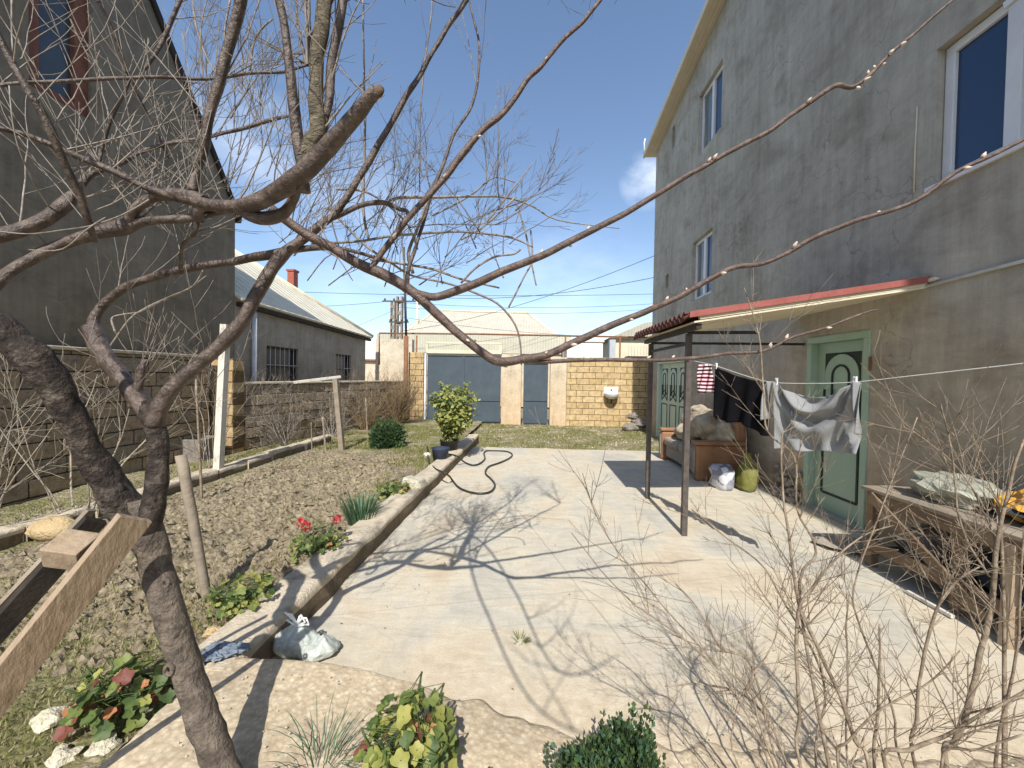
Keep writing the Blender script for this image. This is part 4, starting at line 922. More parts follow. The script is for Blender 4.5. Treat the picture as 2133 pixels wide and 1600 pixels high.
limb(b3, [(632, 400, 30, 1.07), (628, 345, 25, 1.06), (616, 265, 25, 1.05), (604, 160, 25, 1.03), (593, 60, 23, 1.01), (580, -10, 22, 1.0), (570, -80, 22, .99)], 12)
b3.build('branch', 'bark', tree)
b2 = MB(); 
F4.append(limb(b2, [(640, 345, 40, 1.07), (648, 300, 42, 1.07), (660, 270, 38, 1.07), (656, 200, 36, 1.08), (662, 120, 37, 1.09), (672, 50, 38, 1.1), (684, -50, 38, 1.12), (700, -160, 34, 1.15)], 14, 6, rn=.14, rs=34))
b2.build('branch', 'bark_pale', tree)
b5 = MB(); F4.append(limb(b5, [(668, 280, 24, 1.09), (684, 210, 22, 1.1), (692, 130, 23, 1.12), (706, 50, 24, 1.13), (724, -40, 25, 1.15)], 12)); b5.build('branch', 'bark', tree)
b4 = MB(); F3 = []
def LL(pts, **k): F3.append(limb(b4, pts, 10, rn=.07, rs=40, **k))
LL([(560, 432, 22, 1.3), (600, 462, 22, 1.34), (640, 490, 22, 1.36), (690, 515, 22, 1.38), (740, 545, 23, 1.39), (795, 570, 25, 1.40), (850, 602, 22, 1.41), (900, 645, 20, 1.42), (950, 690, 18, 1.42), (1000, 732, 18, 1.42), (1038, 752, 20, 1.42), (1090, 748, 17, 1.42), (1140, 738, 16, 1.42), (1200, 712, 16, 1.42), (1270, 680, 15, 1.41), (1340, 652, 14, 1.40), (1420, 615, 13, 1.39), (1480, 580, 13, 1.38), (1530, 556, 12, 1.37), (1590, 549, 11, 1.36), (1640, 527, 12, 1.35), (1700, 494, 13, 1.33), (1780, 463, 13, 1.31), (1860, 436, 12, 1.29), (1920, 410, 14, 1.27), (1990, 360, 13, 1.25), (2060, 326, 12, 1.23), (2140, 285, 13, 1.2), (2230, 235, 11, 1.18)])
LL([(860, 610, 16, 1.41), (905, 618, 17, 1.42), (955, 605, 18, 1.43), (1030, 572, 17, 1.43), (1100, 545, 16, 1.43), (1170, 512, 15, 1.43), (1240, 476, 14, 1.42), (1320, 436, 13, 1.42), (1390, 392, 13, 1.41), (1460, 350, 12, 1.4), (1520, 316, 12, 1.39), (1600, 275, 12, 1.38), (1650, 236, 13, 1.37), (1700, 204, 14, 1.36), (1743, 178, 14, 1.35), (1775, 181, 12, 1.35), (1808, 157, 12, 1.34), (1850, 116, 11, 1.33), (1910, 66, 10, 1.32), (1975, 10, 9, 1.31), (2030, -40, 7, 1.3)])
LL([(1040, 753, 9, 1.42), (1150, 753, 9, 1.43), (1250, 749, 8, 1.44), (1330, 751, 9, 1.45), (1420, 748, 9, 1.45), (1500, 739, 9, 1.45), (1590, 730, 8, 1.44), (1650, 703, 7, 1.43), (1720, 682, 7, 1.42), (1800, 652, 6, 1.41), (1830, 645, 4, 1.4)])
LL([(775, 555, 13, 1.4), (800, 520, 14, 1.42), (845, 462, 14, 1.44), (890, 410, 14, 1.46), (930, 365, 15, 1.48), (970, 312, 16, 1.5), (1010, 266, 15, 1.52), (1055, 228, 14, 1.54), (1100, 165, 13, 1.56), (1125, 140, 12, 1.57), (1170, 85, 11, 1.6), (1215, 45, 11, 1.62), (1250, 3, 10, 1.64), (1300, -60, 8, 1.66)])
b4.build('long_branch', 'bark_branch', tree)
# buds on the long branches
rng = random.Random(11); bd = MB()
for (p3, rr) in F3:
    for i in range(6, len(p3)-2):
        if rng.random() < .17:
            d = (p3[i+1]-p3[i]).normalized(); s = rv(rng); s = (s-d*s.dot(d)).normalized(); s = (s+V((0, 0, .5*rng.choice((-1, 1))))).normalized()
            r = rr[i]; q = p3[i]+s*r*.8; t = .0042+.0025*rng.random()
            bd = MB(); bd.tube([q, q+(s*.7+d*.7)*t*1.6, q+(s*.7+d*.7)*t*3.2], [t*.9, t, t*.25], 7); bd.build('bud', 'bud', tree)
# cut ends
ce = MB(); q = P(788, 190, .96); ce.blob(q, (.0155, .009, .0155), sd=2, n=6, rough=.15); ce.build('cut_end', 'cut_wood', tree)
# traced and grown twigs
tw = MB(); rng = random.Random(5)
def T(pts, Y, mi=0): limb(tw, [(u, v, w, Y+dy) for (u, v, w, dy) in pts], 5, 4, mi=mi, rn=0, wob=.003)
for pts, Y in (
    ([(700, 450, 6, 0), (760, 510, 6, 0), (810, 545, 6, 0), (860, 575, 5, .05), (930, 590, 5, .1), (1000, 615, 5, .15), (1045, 640, 5, .2), (1078, 690, 4, .25), (1086, 760, 3, .3)], 1.7),
    ([(650, 508, 7, 0), (740, 503, 6, 0), (810, 492, 6, .1), (900, 485, 6, .15), (980, 483, 5, .2), (1060, 494, 5, .3), (1110, 515, 3, .3)], 1.6),
    ([(770, 540, 6, 0), (850, 552, 6, .1), (900, 560, 6, .15), (960, 582, 5, .2), (1040, 600, 4, .3)], 1.8),
    ([(800, 425, 7, 0), (830, 412, 7, 0), (900, 412, 7, .1), (1000, 409, 5, .2), (1060, 413, 5, .25), (1110, 430, 4, .3), (1160, 458, 3, .3), (1290, 476, 2, .3)], 1.7),
    ([(700, 395, 5, 0), (760, 400, 5, .1), (810, 430, 4, .1), (850, 470, 4, .1), (870, 520, 4, .1)], 1.7),
    ([(756, 0, 5, 0), (757, 100, 5, 0), (760, 250, 6, 0), (758, 350, 6, 0), (757, 440, 7, 0), (768, 500, 6, 0)], 1.6),
    ([(900, 0, 4, 0), (895, 60, 4, 0), (885, 130, 4, 0), (878, 200, 4, 0), (873, 300, 4, 0), (875, 400, 3, 0)], 1.9),
    ([(1075, 410, 4, 0), (1010, 470, 4, 0), (960, 500, 4, 0)], 1.9),
    ([(1110, 340, 3, 0), (1080, 380, 3, 0), (1040, 430, 4, 0), (1000, 480, 4, 0)], 1.9),
    ([(1073, 380, 3, 0), (1030, 370, 3, 0), (990, 400, 4, 0), (950, 425, 4, 0), (900, 450, 4, 0)], 2.0),
    ([(860, 570, 8, 0), (850, 530, 8, 0), (868, 480, 7, 0), (890, 420, 6, 0)], 1.5),
    ([(960, 590, 5, 0), (990, 560, 5, 0), (1030, 535, 5, 0), (1070, 530, 4, 0), (1085, 520, 5, 0)], 1.9),
    ([(1105, 480, 4, 0), (1108, 540, 4, 0), (1090, 580, 4, 0), (1060, 640, 4, 0)], 2.0),
    ([(1080, 430, 3, 0), (1095, 490, 4, 0), (1105, 540, 4, 0), (1117, 595, 3, 0)], 2.0),
    ([(640, 585, 3, 0), (690, 530, 3, 0), (735, 585, 2, 0)], 1.9),
    ([(480, 0, 6, 0), (468, 60, 6, 0), (470, 110, 6, 0)], 1.4),
    ([(520, 150, 7, 0), (528, 90, 6, 0), (545, 60, 6, 0), (570, 38, 4, 0)], 1.4),
    ([(640, 0, 5, 0), (643, 60, 5, 0), (636, 110, 5, 0), (632, 130, 6, 0)], 1.4),
    ([(402, 0, 6, 0), (410, 60, 6, 0), (430, 120, 5, 0), (455, 160, 5, 0)], 1.5),
    ([(20, 180, 4, .0), (35, 300, 4, 0), (70, 380, 5, .05), (105, 435, 5, .1)], .95),
    ([(24, 0, 6, 0), (26, 60, 6, 0), (27, 110, 5, 0)], 1.0),
    ([(-10, 480, 4, 0), (60, 488, 4, 0), (130, 480, 4, 0), (190, 472, 4, 0), (250, 450, 4, .05), (310, 415, 5, .1)], .92),
    ([(60, 520, 4, 0), (130, 518, 4, 0), (180, 480, 4, 0), (220, 455, 4, .05)], .9),
    ([(240, 690, 5, 0), (235, 660, 5, .3), (290, 650, 4, .2), (350, 620, 4, 0), (400, 598, 4, 0), (425, 560, 4, 0)], 1.5),
    ([(230, 720, 5, 0), (245, 700, 5, 0), (280, 655, 5, 0), (340, 625, 5, 0), (395, 600, 4, 0), (430, 575, 3, 0)], 1.7)):
    T(pts, Y)
def shoots(src, count, rr, lenr, upb, mi=0, depth=1, dy=0.0, umin=-60, umax=1150):
    done = 0; tries = 0
    while done < count and tries < count*20:
        tries += 1
        p3, r3 = src[rng.randrange(len(src))]; i = rng.randrange(2, len(p3)-1); p = p3[i]
        d = (p-CAM); u = d.dot(RT)/d.dot(FW)*FPX+1066.5
        if not (umin < u < umax): continue
        dr = (rv(rng)*.8+V((0, .25, upb))).normalized()
        grow(tw, p, dr, lenr[0]+(lenr[1]-lenr[0])*rng.random(), rr*(.6+.7*rng.random()), depth, rng, up=.35, wig=.13, nch=3, mi=mi, ang=.6); done += 1
shoots(F2, 130, .0021, (.22, .62), .95)
shoots(F4, 14, .003, (.2, .45), 1.0)
shoots(F3[:1], 8, .0024, (.12, .3), .8, umax=900)
shoots(F3[3:4], 6, .002, (.1, .3), .9, umax=1060)
tw.build('twigs', 'twig', tree)
# finer, farther crown of the same tree: secondary branches reaching away
fc = MB(); rng = random.Random(21)
for k in range(84):
    u = rng.uniform(380, 1080); v = rng.uniform(360, 600) if u > 560 else rng.uniform(150, 400); Y = rng.uniform(1.7, 2.5)
    p = P(u, v, Y); dr = V((rng.uniform(-.3, .8), .15, rng.uniform(.1, 1.0))).normalized()
    if u < 560: dr = V((rng.uniform(-.5, .5), .1, 1)).normalized()
    grow(fc, p, dr, rng.uniform(.35, .75), .0036, 2, rng, up=.15, wig=.14, nch=4, ang=.55)
for pts in ([(-.62, 1.12, 2.85), (-.5, .5, 2.75), (-.28, .1, 2.5), (0, -.45, 2.4), (.35, -.6, 2.35)], [(-.62, 1.12, 2.82), (-.35, .7, 2.8), (-.1, .25, 2.6), (.15, -.3, 2.45), (.5, -.2, 2.5)]):
    q = crom([(*p_, .0115-.0018*i) for i, p_ in enumerate(pts)], 6); fc.tube([V(a[:3])+V((0, 0, .02*noise.noise(V(a[:3])*4))) for a in q], [max(.003, a[3]) for a in q], 7)
    for k in range(5): a = q[rng.randrange(4, len(q)-2)]; grow(fc, V(a[:3]), (V((rng.uniform(-.6, .8), rng.uniform(-.5, .6), .7))).normalized(), rng.uniform(.4, .8), .005, 1, rng, up=.1, wig=.14, nch=4)
# crown above the frame, casting the shadows on the yard
for (p3, r3) in F2[3:4]+F2[12:13]+F4[1:]+F3[3:4]:
    p = p3[-1]
    for k in range(5): grow(fc, p, (V((rng.uniform(-.7, .5), rng.uniform(-.1, .9), 1))).normalized(), rng.uniform(.6, 1.0), max(.006, r3[-1]*.7), 2, rng, up=.15, wig=.14, nch=4, sides=5)
fc.build('fine_twigs', 'twig_far', tree)

# ------------------------------------------------------------------ shrub front right
sh = thing('bare_shrub', 'leafless many-stemmed shrub with thin tan twigs at front right', 'shrub', (1.1, 1.15, .01))
st = MB(); rng = random.Random(3); SS = []
def S(pts, Y0=1.2, Y1=1.2, root=(1.1, 1.1)):
    n = len(pts); q = []
    u, v, w = pts[0]; b_ = P(u, v, Y0); q.append((root[0]+(b_.x-root[0])*.35, root[1], .01, w*.62*Y0/FPX))
    for i, (u, v, w) in enumerate(pts):
        Y = Y0+(Y1-Y0)*i/(n-1); p = P(u, v, Y); q.append((*p, w*.5*Y/FPX*(FPX/ray(u, v).length)**.8))
    s = crom(q, 5); pp = [V(a[:3])+V((.003*noise.noise(V(a[:3])*14), 0, .003*noise.noise(V(a[:3])*14+V((5, 0, 0))))) for a in s]
    rr = [max(.0011, a[3]) for a in s]; st.tube(pp, rr, 7, rn=.08, rs=60); SS.append((pp, rr))
r1 = (1.0, 1.1); r2 = (1.35, 1.1)
S([(1970, 1592, 17), (1989, 1544, 16), (2008, 1499, 16), (2027, 1431, 15), (2042, 1356, 14), (2056, 1310, 14), (2066, 1255, 13), (2072, 1187, 12), (2078, 1131, 11), (2088, 1075, 9), (2102, 1019, 8), (2115, 960, 7), (2135, 915, 6)], 1.15, 1.1, r2)
S([(1809, 1596, 12), (1783, 1544, 12), (1757, 1469, 11), (1738, 1424, 10), (1708, 1360, 10), (1682, 1300, 9), (1667, 1268, 9), (1652, 1187, 7), (1640, 1094, 6), (1631, 1037, 5), (1628, 930, 4), (1632, 900, 4)], 1.2, 1.35, r1)
S([(1667, 1596, 9), (1665, 1487, 9), (1659, 1375, 9), (1659, 1319, 9), (1667, 1262, 8), (1690, 1225, 6), (1745, 1160, 5), (1800, 1115, 4), (1860, 1095, 3)], 1.2, 1.3, r1)
S([(1640, 1596, 9), (1603, 1506, 8), (1573, 1469, 7), (1540, 1442, 6), (1460, 1425, 5), (1385, 1430, 3)], 1.2, 1.35, r1)
S([(1907, 1596, 10), (1910, 1500, 9), (1915, 1420, 8), (1933, 1330, 8), (1955, 1260, 7), (1963, 1244, 6), (1997, 1206, 5), (2040, 1180, 4)], 1.18, 1.1, r2)
S([(1820, 1596, 9), (1828, 1487, 7), (1832, 1380, 6), (1832, 1300, 4)], 1.22, 1.22, r1)
S([(1845, 1600, 12), (1895, 1562, 12), (1970, 1532, 10), (2027, 1499, 9), (2133, 1440, 7), (2180, 1410, 6)], 1.18, 1.05, r2)
S([(1745, 1596, 8), (1768, 1544, 7), (1839, 1476, 6), (1933, 1424, 5), (2000, 1356, 4)], 1.22, 1.15, r1)
S([(1766, 1596, 6), (1766, 1412, 5), (1764, 1292, 4), (1768, 1240, 3)], 1.25, 1.3, r1)
S([(1614, 1570, 7), (1590, 1470, 6), (1558, 1375, 6), (1500, 1348, 5), (1455, 1270, 4), (1408, 1217, 3)], 1.2, 1.3, r1)
S([(1600, 1560, 6), (1560, 1440, 5), (1480, 1370, 4), (1350, 1225, 3), (1255, 1100, 3), (1213, 985, 2)], 1.15, 1.2, r1)
S([(1590, 1560, 5), (1520, 1430, 4), (1430, 1335, 4), (1300, 1240, 3), (1190, 1110, 2)], 1.15, 1.2, r1)
S([(1700, 1596, 7), (1720, 1450, 6), (1690, 1350, 6), (1625, 1240, 5), (1590, 1180, 4), (1500, 1110, 4), (1440, 1060, 3)], 1.25, 1.4, r1)
S([(1667, 1268, 7), (1700, 1150, 6), (1660, 1060, 5), (1655, 950, 5), (1600, 900, 4), (1590, 800, 4), (1580, 700, 3), (1550, 600, 2)], 1.3, 1.45, r1)
S([(1880, 1596, 7), (1860, 1480, 6), (1790, 1300, 5), (1780, 1220, 4), (1840, 1050, 4), (1910, 870, 3)], 1.25, 1.25, r2)
S([(2075, 1590, 9), (2100, 1450, 8), (2120, 1340, 7), (2125, 1240, 6), (2133, 1100, 5)], 1.1, 1.05, r2)
S([(2090, 1250, 7), (2060, 1200, 6), (2000, 1090, 5), (1985, 960, 4), (1960, 840, 3)], 1.12, 1.15, r2)
S([(2088, 1140, 7), (2050, 1060, 5), (2000, 980, 4), (1920, 910, 3), (1880, 890, 2)], 1.12, 1.2, r2)
S([(1960, 1600, 8), (2040, 1560, 7), (2133, 1530, 6)], 1.1, 1.0, r2)
S([(1540, 1600, 5), (1530, 1500, 4), (1560, 1420, 4), (1615, 1330, 3), (1620, 1240, 2)], 1.15, 1.2, r1)
for j, (p3, r3) in enumerate(SS):
    n = len(p3)
    for k in range(int(n*.46)):
        i = rng.randrange(int(n*.18), n-1); d = (p3[min(i+1, n-1)]-p3[i-1]).normalized(); s = rv(rng); s = (s-d*s.dot(d)).normalized()
        a = .65+.35*rng.random(); dr = (d*math.cos(a)+s*math.sin(a)+V((0, 0, .25))).normalized()
        grow(st, p3[i], dr, rng.uniform(.10, .36), max(.0013, r3[i]*.38), 1, rng, up=.2, wig=.07, nch=6, ang=.75, minr=.0006, rat=.42)
st.build('stems', 'stem_tan', sh)

def bush(name, label, base, h, spread, n, seed, mat, r=.008, lean=(0, 0), depth=2, nch=5, cat='shrub', grp=None, sides=4):
    rng = random.Random(seed); o = thing(name, label, cat, base, grp); mb = MB(); b_ = V(base)
    for k in range(n):
        a = rng.random()*6.28; dr = V((math.cos(a)*spread+lean[0], math.sin(a)*spread*.6+lean[1], 1)).normalized()
        grow(mb, b_+V((math.cos(a)*.05, math.sin(a)*.05, 0)), dr, h*(.6+.5*rng.random()), r*(.7+.6*rng.random()), depth, rng, up=.15, wig=.16, nch=nch, sides=sides, minr=.0016)
    mb.build('stems', mat, o); return o
q = G(160, 1095, .1)
bush('bare_shrub', 'pale leafless shrub behind the leaning tree limb by high wall', (q.x, q.y, .08), 1.9, .45, 7, 1, 'twig_pale', .010, (-.18, 0), nch=4)
bush('bare_shrub', 'leafless grey shrub in front of yellow pier and high wall', (-4.75, 5.5, .08), 2.0, .38, 6, 2, 'twig_pale', .009, nch=4)
bush('bare_shrub', 'leafless shrub at far left edge in front of high wall', (-4.6, 3.0, .08), 1.7, .5, 6, 8, 'twig_pale', .008, nch=4)
bush('bare_shrub', 'small bare shrub below second barred window by lower wall', (-4.55, 8.6, .08), 1.25, .6, 10, 4, 'twig', .010)
bush('bare_shrub', 'tangled bare shrub along lower wall right of whitewashed post', (-4.75, 7.3, .08), 1.4, .6, 11, 6, 'twig', .010)
bush('dry_reeds', 'tall clump of dry brown reeds where lower wall meets gate pillar', (-3.95, 11.3, .05), 1.55, .42, 170, 7, 'reed', .010, depth=1, nch=3, cat='reeds')
bush('bare_shrub', 'dry brown brush against lower wall just before the reeds', (-4.35, 9.9, .05), 1.35, .5, 60, 17, 'reed', .009, depth=1, nch=4)
bush('bare_sapling', 'single thin bare sapling left of the tall rusty pole', (-4.35, 12.1, .05), 2.4, .2, 3, 18, 'twig', .014, nch=6, cat='sapling')
vi = MB(); rng = random.Random(13)
for k in range(190):
    y = rng.uniform(6.9, 11.8); x = -5.33+(y-6.9)*.21+.05
    grow(vi, (x, y, rng.uniform(.1, 1.4)), (.25, rng.uniform(-.8, .8), rng.uniform(-.6, .8)), rng.uniform(.3, .8), .006, 1, rng, up=-.1, wig=.35, nch=3)
tag(vi.build('dry_vine', 'twig', org=(-4.9, 8, .2)), 'dry leafless vine creeping over the lower block wall', 'vine')

# ------------------------------------------------------------------ leafy plants
def leaf_disc(mb, c, nrm, r, mi, rng, lobes=5, cup=.25):
    nrm = V(nrm).normalized(); a = nrm.cross(V((.3, .9, .2))).normalized(); b_ = nrm.cross(a); n = 14; c = V(c); ph = rng.random()*6.28
    vs = [c-nrm*r*cup*.5]
    for j in range(n):
        t = 2*math.pi*j/n+ph; rr = r*(.86+.16*math.cos(lobes*(t-ph)))*(1-.55*math.exp(-((j if j < n/2 else n-j)**2)/1.0))
        vs.append(c+(a*math.cos(t)+b_*math.sin(t))*rr+nrm*r*cup*(.5+.4*math.sin(3*t)))
    mb.add(vs, [(0, 1+j, 1+(j+1) % n) for j in range(n)], mi, True)
def geranium(name, label, c, w, h, n, seed, weights, size=.035, mats=('leaf_lime', 'leaf_yellow', 'leaf_green', 'leaf_red', 'leaf_orange'), flowers=0, cat='geranium', grp='geranium plants', dirb=None):
    rng = random.Random(seed); o = thing(name, label, cat, c, grp); sm_ = MB(); lf = MB(); c = V(c)
    stems = []
    for k in range(max(4, n//12)):
        a = rng.random()*6.28; r = w*.35*rng.random(); pts = [c+V((r*.4*math.cos(a), r*.4*math.sin(a), -.01))]
        d = V((math.cos(a)*w/h*.45, math.sin(a)*w/h*.45, 1)); 
        for i in range(5): pts.append(pts[-1]+d*(h*.17)+rv(rng)*h*.03)
        sm_.tube(pts, [.006*(h/.3)**.5]*3+[.004]*3, 6); stems.append(pts)
    for k in range(n):
        s = stems[rng.randrange(len(stems))]; b_ = s[rng.randrange(1, len(s))]
        a = rng.random()*6.28; t = rng.random()**.5
        p = c+V((math.cos(a)*w*.5*t, math.sin(a)*w*.5*t, h*(.18+.82*rng.random())*(1-.35*t*t)))
        nr = (V((math.cos(a)*.6, math.sin(a)*.6-.35, 1))+rv(rng)*.45); r = size*(.55+.7*rng.random())
        leaf_disc(lf, p, nr, r, rng.choices(range(len(mats)), weights)[0], rng)
        sm_.tube([b_, (b_+p)*.5+V((0, 0, .01)), p], .0013, 4, caps=False)
    sm_.build('stems', 'leaf_green', o); lf.build('leaves', list(mats), o)
    for k in range(flowers):
        a = rng.random()*6.28; fl = MB(); q = c+V((w*(.35*math.cos(a)), w*.2*math.sin(a), h*1.12+.03*rng.random()))
        for i in range(26): leaf_disc(fl, q+rv(rng)*.030, rv(rng)+V((0, -.5, .6)), .014, 0, rng, 4, .1)
        fl.build('flower_head', 'petal_red', o)
    return o
q = P(850, 1560, 1.32)
geranium('geranium_plant', 'big yellow green geranium at bottom centre of the picture', (q.x, q.y, .06), .34, .36, 170, 1, (5, 5, 3, .5, .6), .031)
q = P(200, 1570, 1.42)
geranium('geranium_plant', 'geranium with dark red and green leaves left of the trunk', (q.x, 1.55, .10), .40, .24, 100, 2, (3, 2, 4, 2.0, .6), .032)
q = G(505, 1270, .12)
geranium('geranium_plant', 'green geranium against the curb beside the round wooden stake', (q.x, q.y, .10), .36, .22, 130, 3, (6, 3, 4, .1, .2), .025)
q = G(660, 1150, .12)
geranium('geranium_plant', 'geranium with red flower heads growing beside the long curb', (q.x+.02, q.y, .10), .42, .22, 120, 4, (4, 2, 5, .5, .3), .027, flowers=3)
q = G(520, 1245, .12)
q = G(820, 1030, .13)
geranium('leafy_plant', 'low bright green leafy plant beside curb below the pale stone', (q.x, q.y, .1), .42, .2, 110, 5, (5, 3, 4, .1, .8), .03, cat='plant', grp='low plants beside the curb')
q = P(1022, 1585, 1.35)
geranium('leafy_plant', 'tiny green seedling sprouting from sandy earth at the bottom edge', (q.x, q.y, .03), .06, .12, 16, 6, (1, 0, 5, 0, 0), .014, cat='plant', grp='low plants beside the curb')
q = P(245, 1600, 1.3)
geranium('leafy_plant', 'small lime green leaves at bottom edge left of the trunk', (q.x, q.y, .06), .10, .07, 8, 9, (5, 1, 0, 0, 0), .03, cat='plant', grp='low plants beside the curb')
def dense(name, label, c, rad, n, seed, mats, size, cat='bush', up=.5, grp=None, flat=.6, narrow=.35, stemmat='stem_tan'):
    rng = random.Random(seed); o = thing(name, label, cat, c, grp); lf = MB(); c = V(c)
    for k in range(n):
        d = rv(rng); d.z = abs(d.z)*1.0-.05
        t = (.45+.55*rng.random()) * (1+.55*noise.noise(d*2.2+V((seed, 0, 0)))+.3*noise.noise(d*6+V((seed, 3, 0))))
        p = c+V((d.x*rad[0]*t, d.y*rad[1]*t, d.z*rad[2]*t))
        ax = (d+rv(rng)*.7+V((0, 0, up))).normalized(); s = ax.cross(rv(rng)).normalized(); L_ = size*(.6+.8*rng.random()); w = L_*narrow
        nn_ = ax.cross(s)
        lf.add([p, p+ax*L_*.5+s*w+nn_*w*.3, p+ax*L_, p+ax*L_*.5-s*w+nn_*w*.3], [(0, 1, 2, 3)], rng.randrange(len(mats)))
    sm_ = MB()
    for k in range(7): grow(sm_, c, rv(rng)+V((0, 0, 1.6)), rad[2]*.8, .008, 1, rng)
    sm_.build('stems', stemmat, o); lf.build('leaves', mats, o); return o
q = P(1300, 1600, 1.3)
dense('green_bush', 'dense dark green herb bush at bottom edge left of bare shrub', (q.x, 1.32, .02), (.23, .20, .30), 15000, 1, ['leaf_dark', 'leaf_green', 'leaf_bluegreen', 'leaf_dark'], .021, grp='green bushes')
q = G(807, 930, .1)
dense('green_bush', 'round dark green bush in the garden near the gate pillar', (q.x, q.y, .08), (.36, .32, .50), 5000, 2, ['leaf_dark', 'leaf_green', 'leaf_bluegreen'], .06, grp='green bushes')
# onion / iris clump
def blades(name, label, c, n, h, w, seed, mat, bw=.010, cat='plant', curl=.3, grp=None, droop=0):
    rng = random.Random(seed); mb = MB(); c = V(c)
    for k in range(n):
        a = rng.random()*6.28; r = w*rng.random()**.6; p = c+V((r*math.cos(a), r*math.sin(a)*.8, 0)); L_ = h*(.6+.5*rng.random())
        d = V((math.cos(a)*curl, math.sin(a)*curl, 1)).normalized(); s = V((-math.sin(a), math.cos(a), 0)); pts = []
        for i in range(5):
            pts.append(p.copy()); p = p+d*L_/4; d = (d+V((math.cos(a), math.sin(a), 0))*(.12+droop)-V((0, 0, droop*1.2))).normalized()
        ws = [bw, bw, bw*.85, bw*.6, bw*.08]
        vs = []
        for q_, w_ in zip(pts, ws): vs += [q_-s*w_/2, q_+s*w_/2]
        mb.add(vs, [(2*i, 2*i+1, 2*i+3, 2*i+2) for i in range(4)], 0, True)
    return tag(mb.build(name, mat, org=c), label, cat, grp)
q = G(752, 1085, .12); blades('onion_clump', 'upright clump of blue green onion leaves beside the red geranium', (q.x, q.y, .10), 170, .30, .14, 3, 'leaf_bluegreen', .012, grp='grassy clumps')
q = P(650, 1590, 1.25); blades('onion_clump', 'thin curling grassy clump at bottom edge right of the trunk', (q.x, 1.3, .17), 60, .22, .10, 4, 'leaf_bluegreen', .0035, curl=.35, droop=.25, grp='grassy clumps')
q = G(1083, 1338, 0); blades('grass_sprig', 'tiny green weed growing from a crack in the concrete yard', (q.x, q.y, 0), 26, .07, .03, 5, 'grass', .005, curl=1.2, grp='grassy clumps')
# variegated potted shrub
q = G(933, 945, .12); py = q.y+.1; px_ = q.x
pot = thing('potted_shrub', 'variegated yellow and green evergreen shrub in a black pot', 'potted plant', (px_, py, .1))
mb = MB(); mb.lathe((px_, py, .10), [(.13, 0), (.17, .24), (.185, .26), (.165, .26), (.15, .24)], 22); mb.build('pot', 'pot_black', pot)
rng = random.Random(8); lf = MB(); sm_ = MB()
for k in range(9): grow(sm_, (px_, py, .33), rv(rng)*.35+V((0, 0, 1)), .75, .010, 1, rng)
tz = P(937, 812, py).z; H_ = tz-.3
for k in range(4200):
    d = rv(rng); t = rng.random()**.33*(1+.55*noise.noise(d*2.6+V((4, 0, 0)))+.3*noise.noise(d*6))
    zz = d.z*t; wd = .37*(1.0+.25*zz)*(1 if zz > -.5 else .7)
    p = V((px_+.06+d.x*t*wd, py+d.y*t*wd, .30+H_*.56+zz*H_*.50))
    leaf = rng.random(); nrm = V((d.x*.6, d.y*.6-.3, .8))+rv(rng)*.6
    ax = nrm.cross(rv(rng)).normalized(); s = ax.cross(nrm).normalized(); L_ = .075*(.7+.6*rng.random()); w = L_*.34
    lf.add([p, p+ax*L_*.5+s*w, p+ax*L_, p+ax*L_*.5-s*w], [(0, 1, 2, 3)], 0 if leaf < .46 else (1 if leaf < .72 else 2))
sm_.build('stems', 'wood_brown', pot); lf.build('leaves', ['leaf_yellow', 'leaf_lime', 'leaf_green'], pot)
q = G(923, 958, .12)
p2 = thing('plant_pot', 'dark blue plastic tub standing in front of the variegated shrub', 'pot', (q.x-.02, q.y-.12, .1))
mb = MB(); mb.lathe((q.x-.02, q.y-.12, .10), [(.11, 0), (.145, .23), (.16, .25), (.14, .25), (.12, .12), (.02, .10)], 22); mb.build('tub', 'pot_blue', p2)
q = G(890, 952, .12); mb = MB(); mb.blob((q.x, q.y, .15), (.06, .05, .045), sd=1, n=8, rough=.6)
tag(mb.build('plastic_scrap', 'white_wood', org=(q.x, q.y, .12)), 'crumpled white plastic scrap left of the blue tub', 'litter')

# hose
hs = []
for u, v, z in ((890, 930, .16), (893, 960, .16), (905, 975, .17), (925, 985, .19), (936, 992, .12), (942, 1000, .02), (955, 1015, .02), (975, 1024, .02), (1000, 1028, .02), (1022, 1024, .02), (1031, 1010, .02), (1022, 997, .02), (1011, 985, .02), (1018, 972, .02), (1040, 964, .02), (1060, 955, .02), (1067, 947, .02), (1058, 941, .02), (1040, 939, .02), (1015, 939, .02), (1008, 944, .02), (1010, 955, .02), (1000, 965, .02), (985, 969, .02), (970, 964, .02), (960, 957, .10), (952, 950, .19), (935, 946, .18)):
    q = G(u, v, z); hs.append((q.x, q.y, q.z))
mb = MB(); mb.tube([V(a) for a in crom(hs, 6)], .014, 8); tag(mb.build('garden_hose', 'hose', org=hs[12]), 'black garden hose looped over the curb onto the concrete', 'hose')

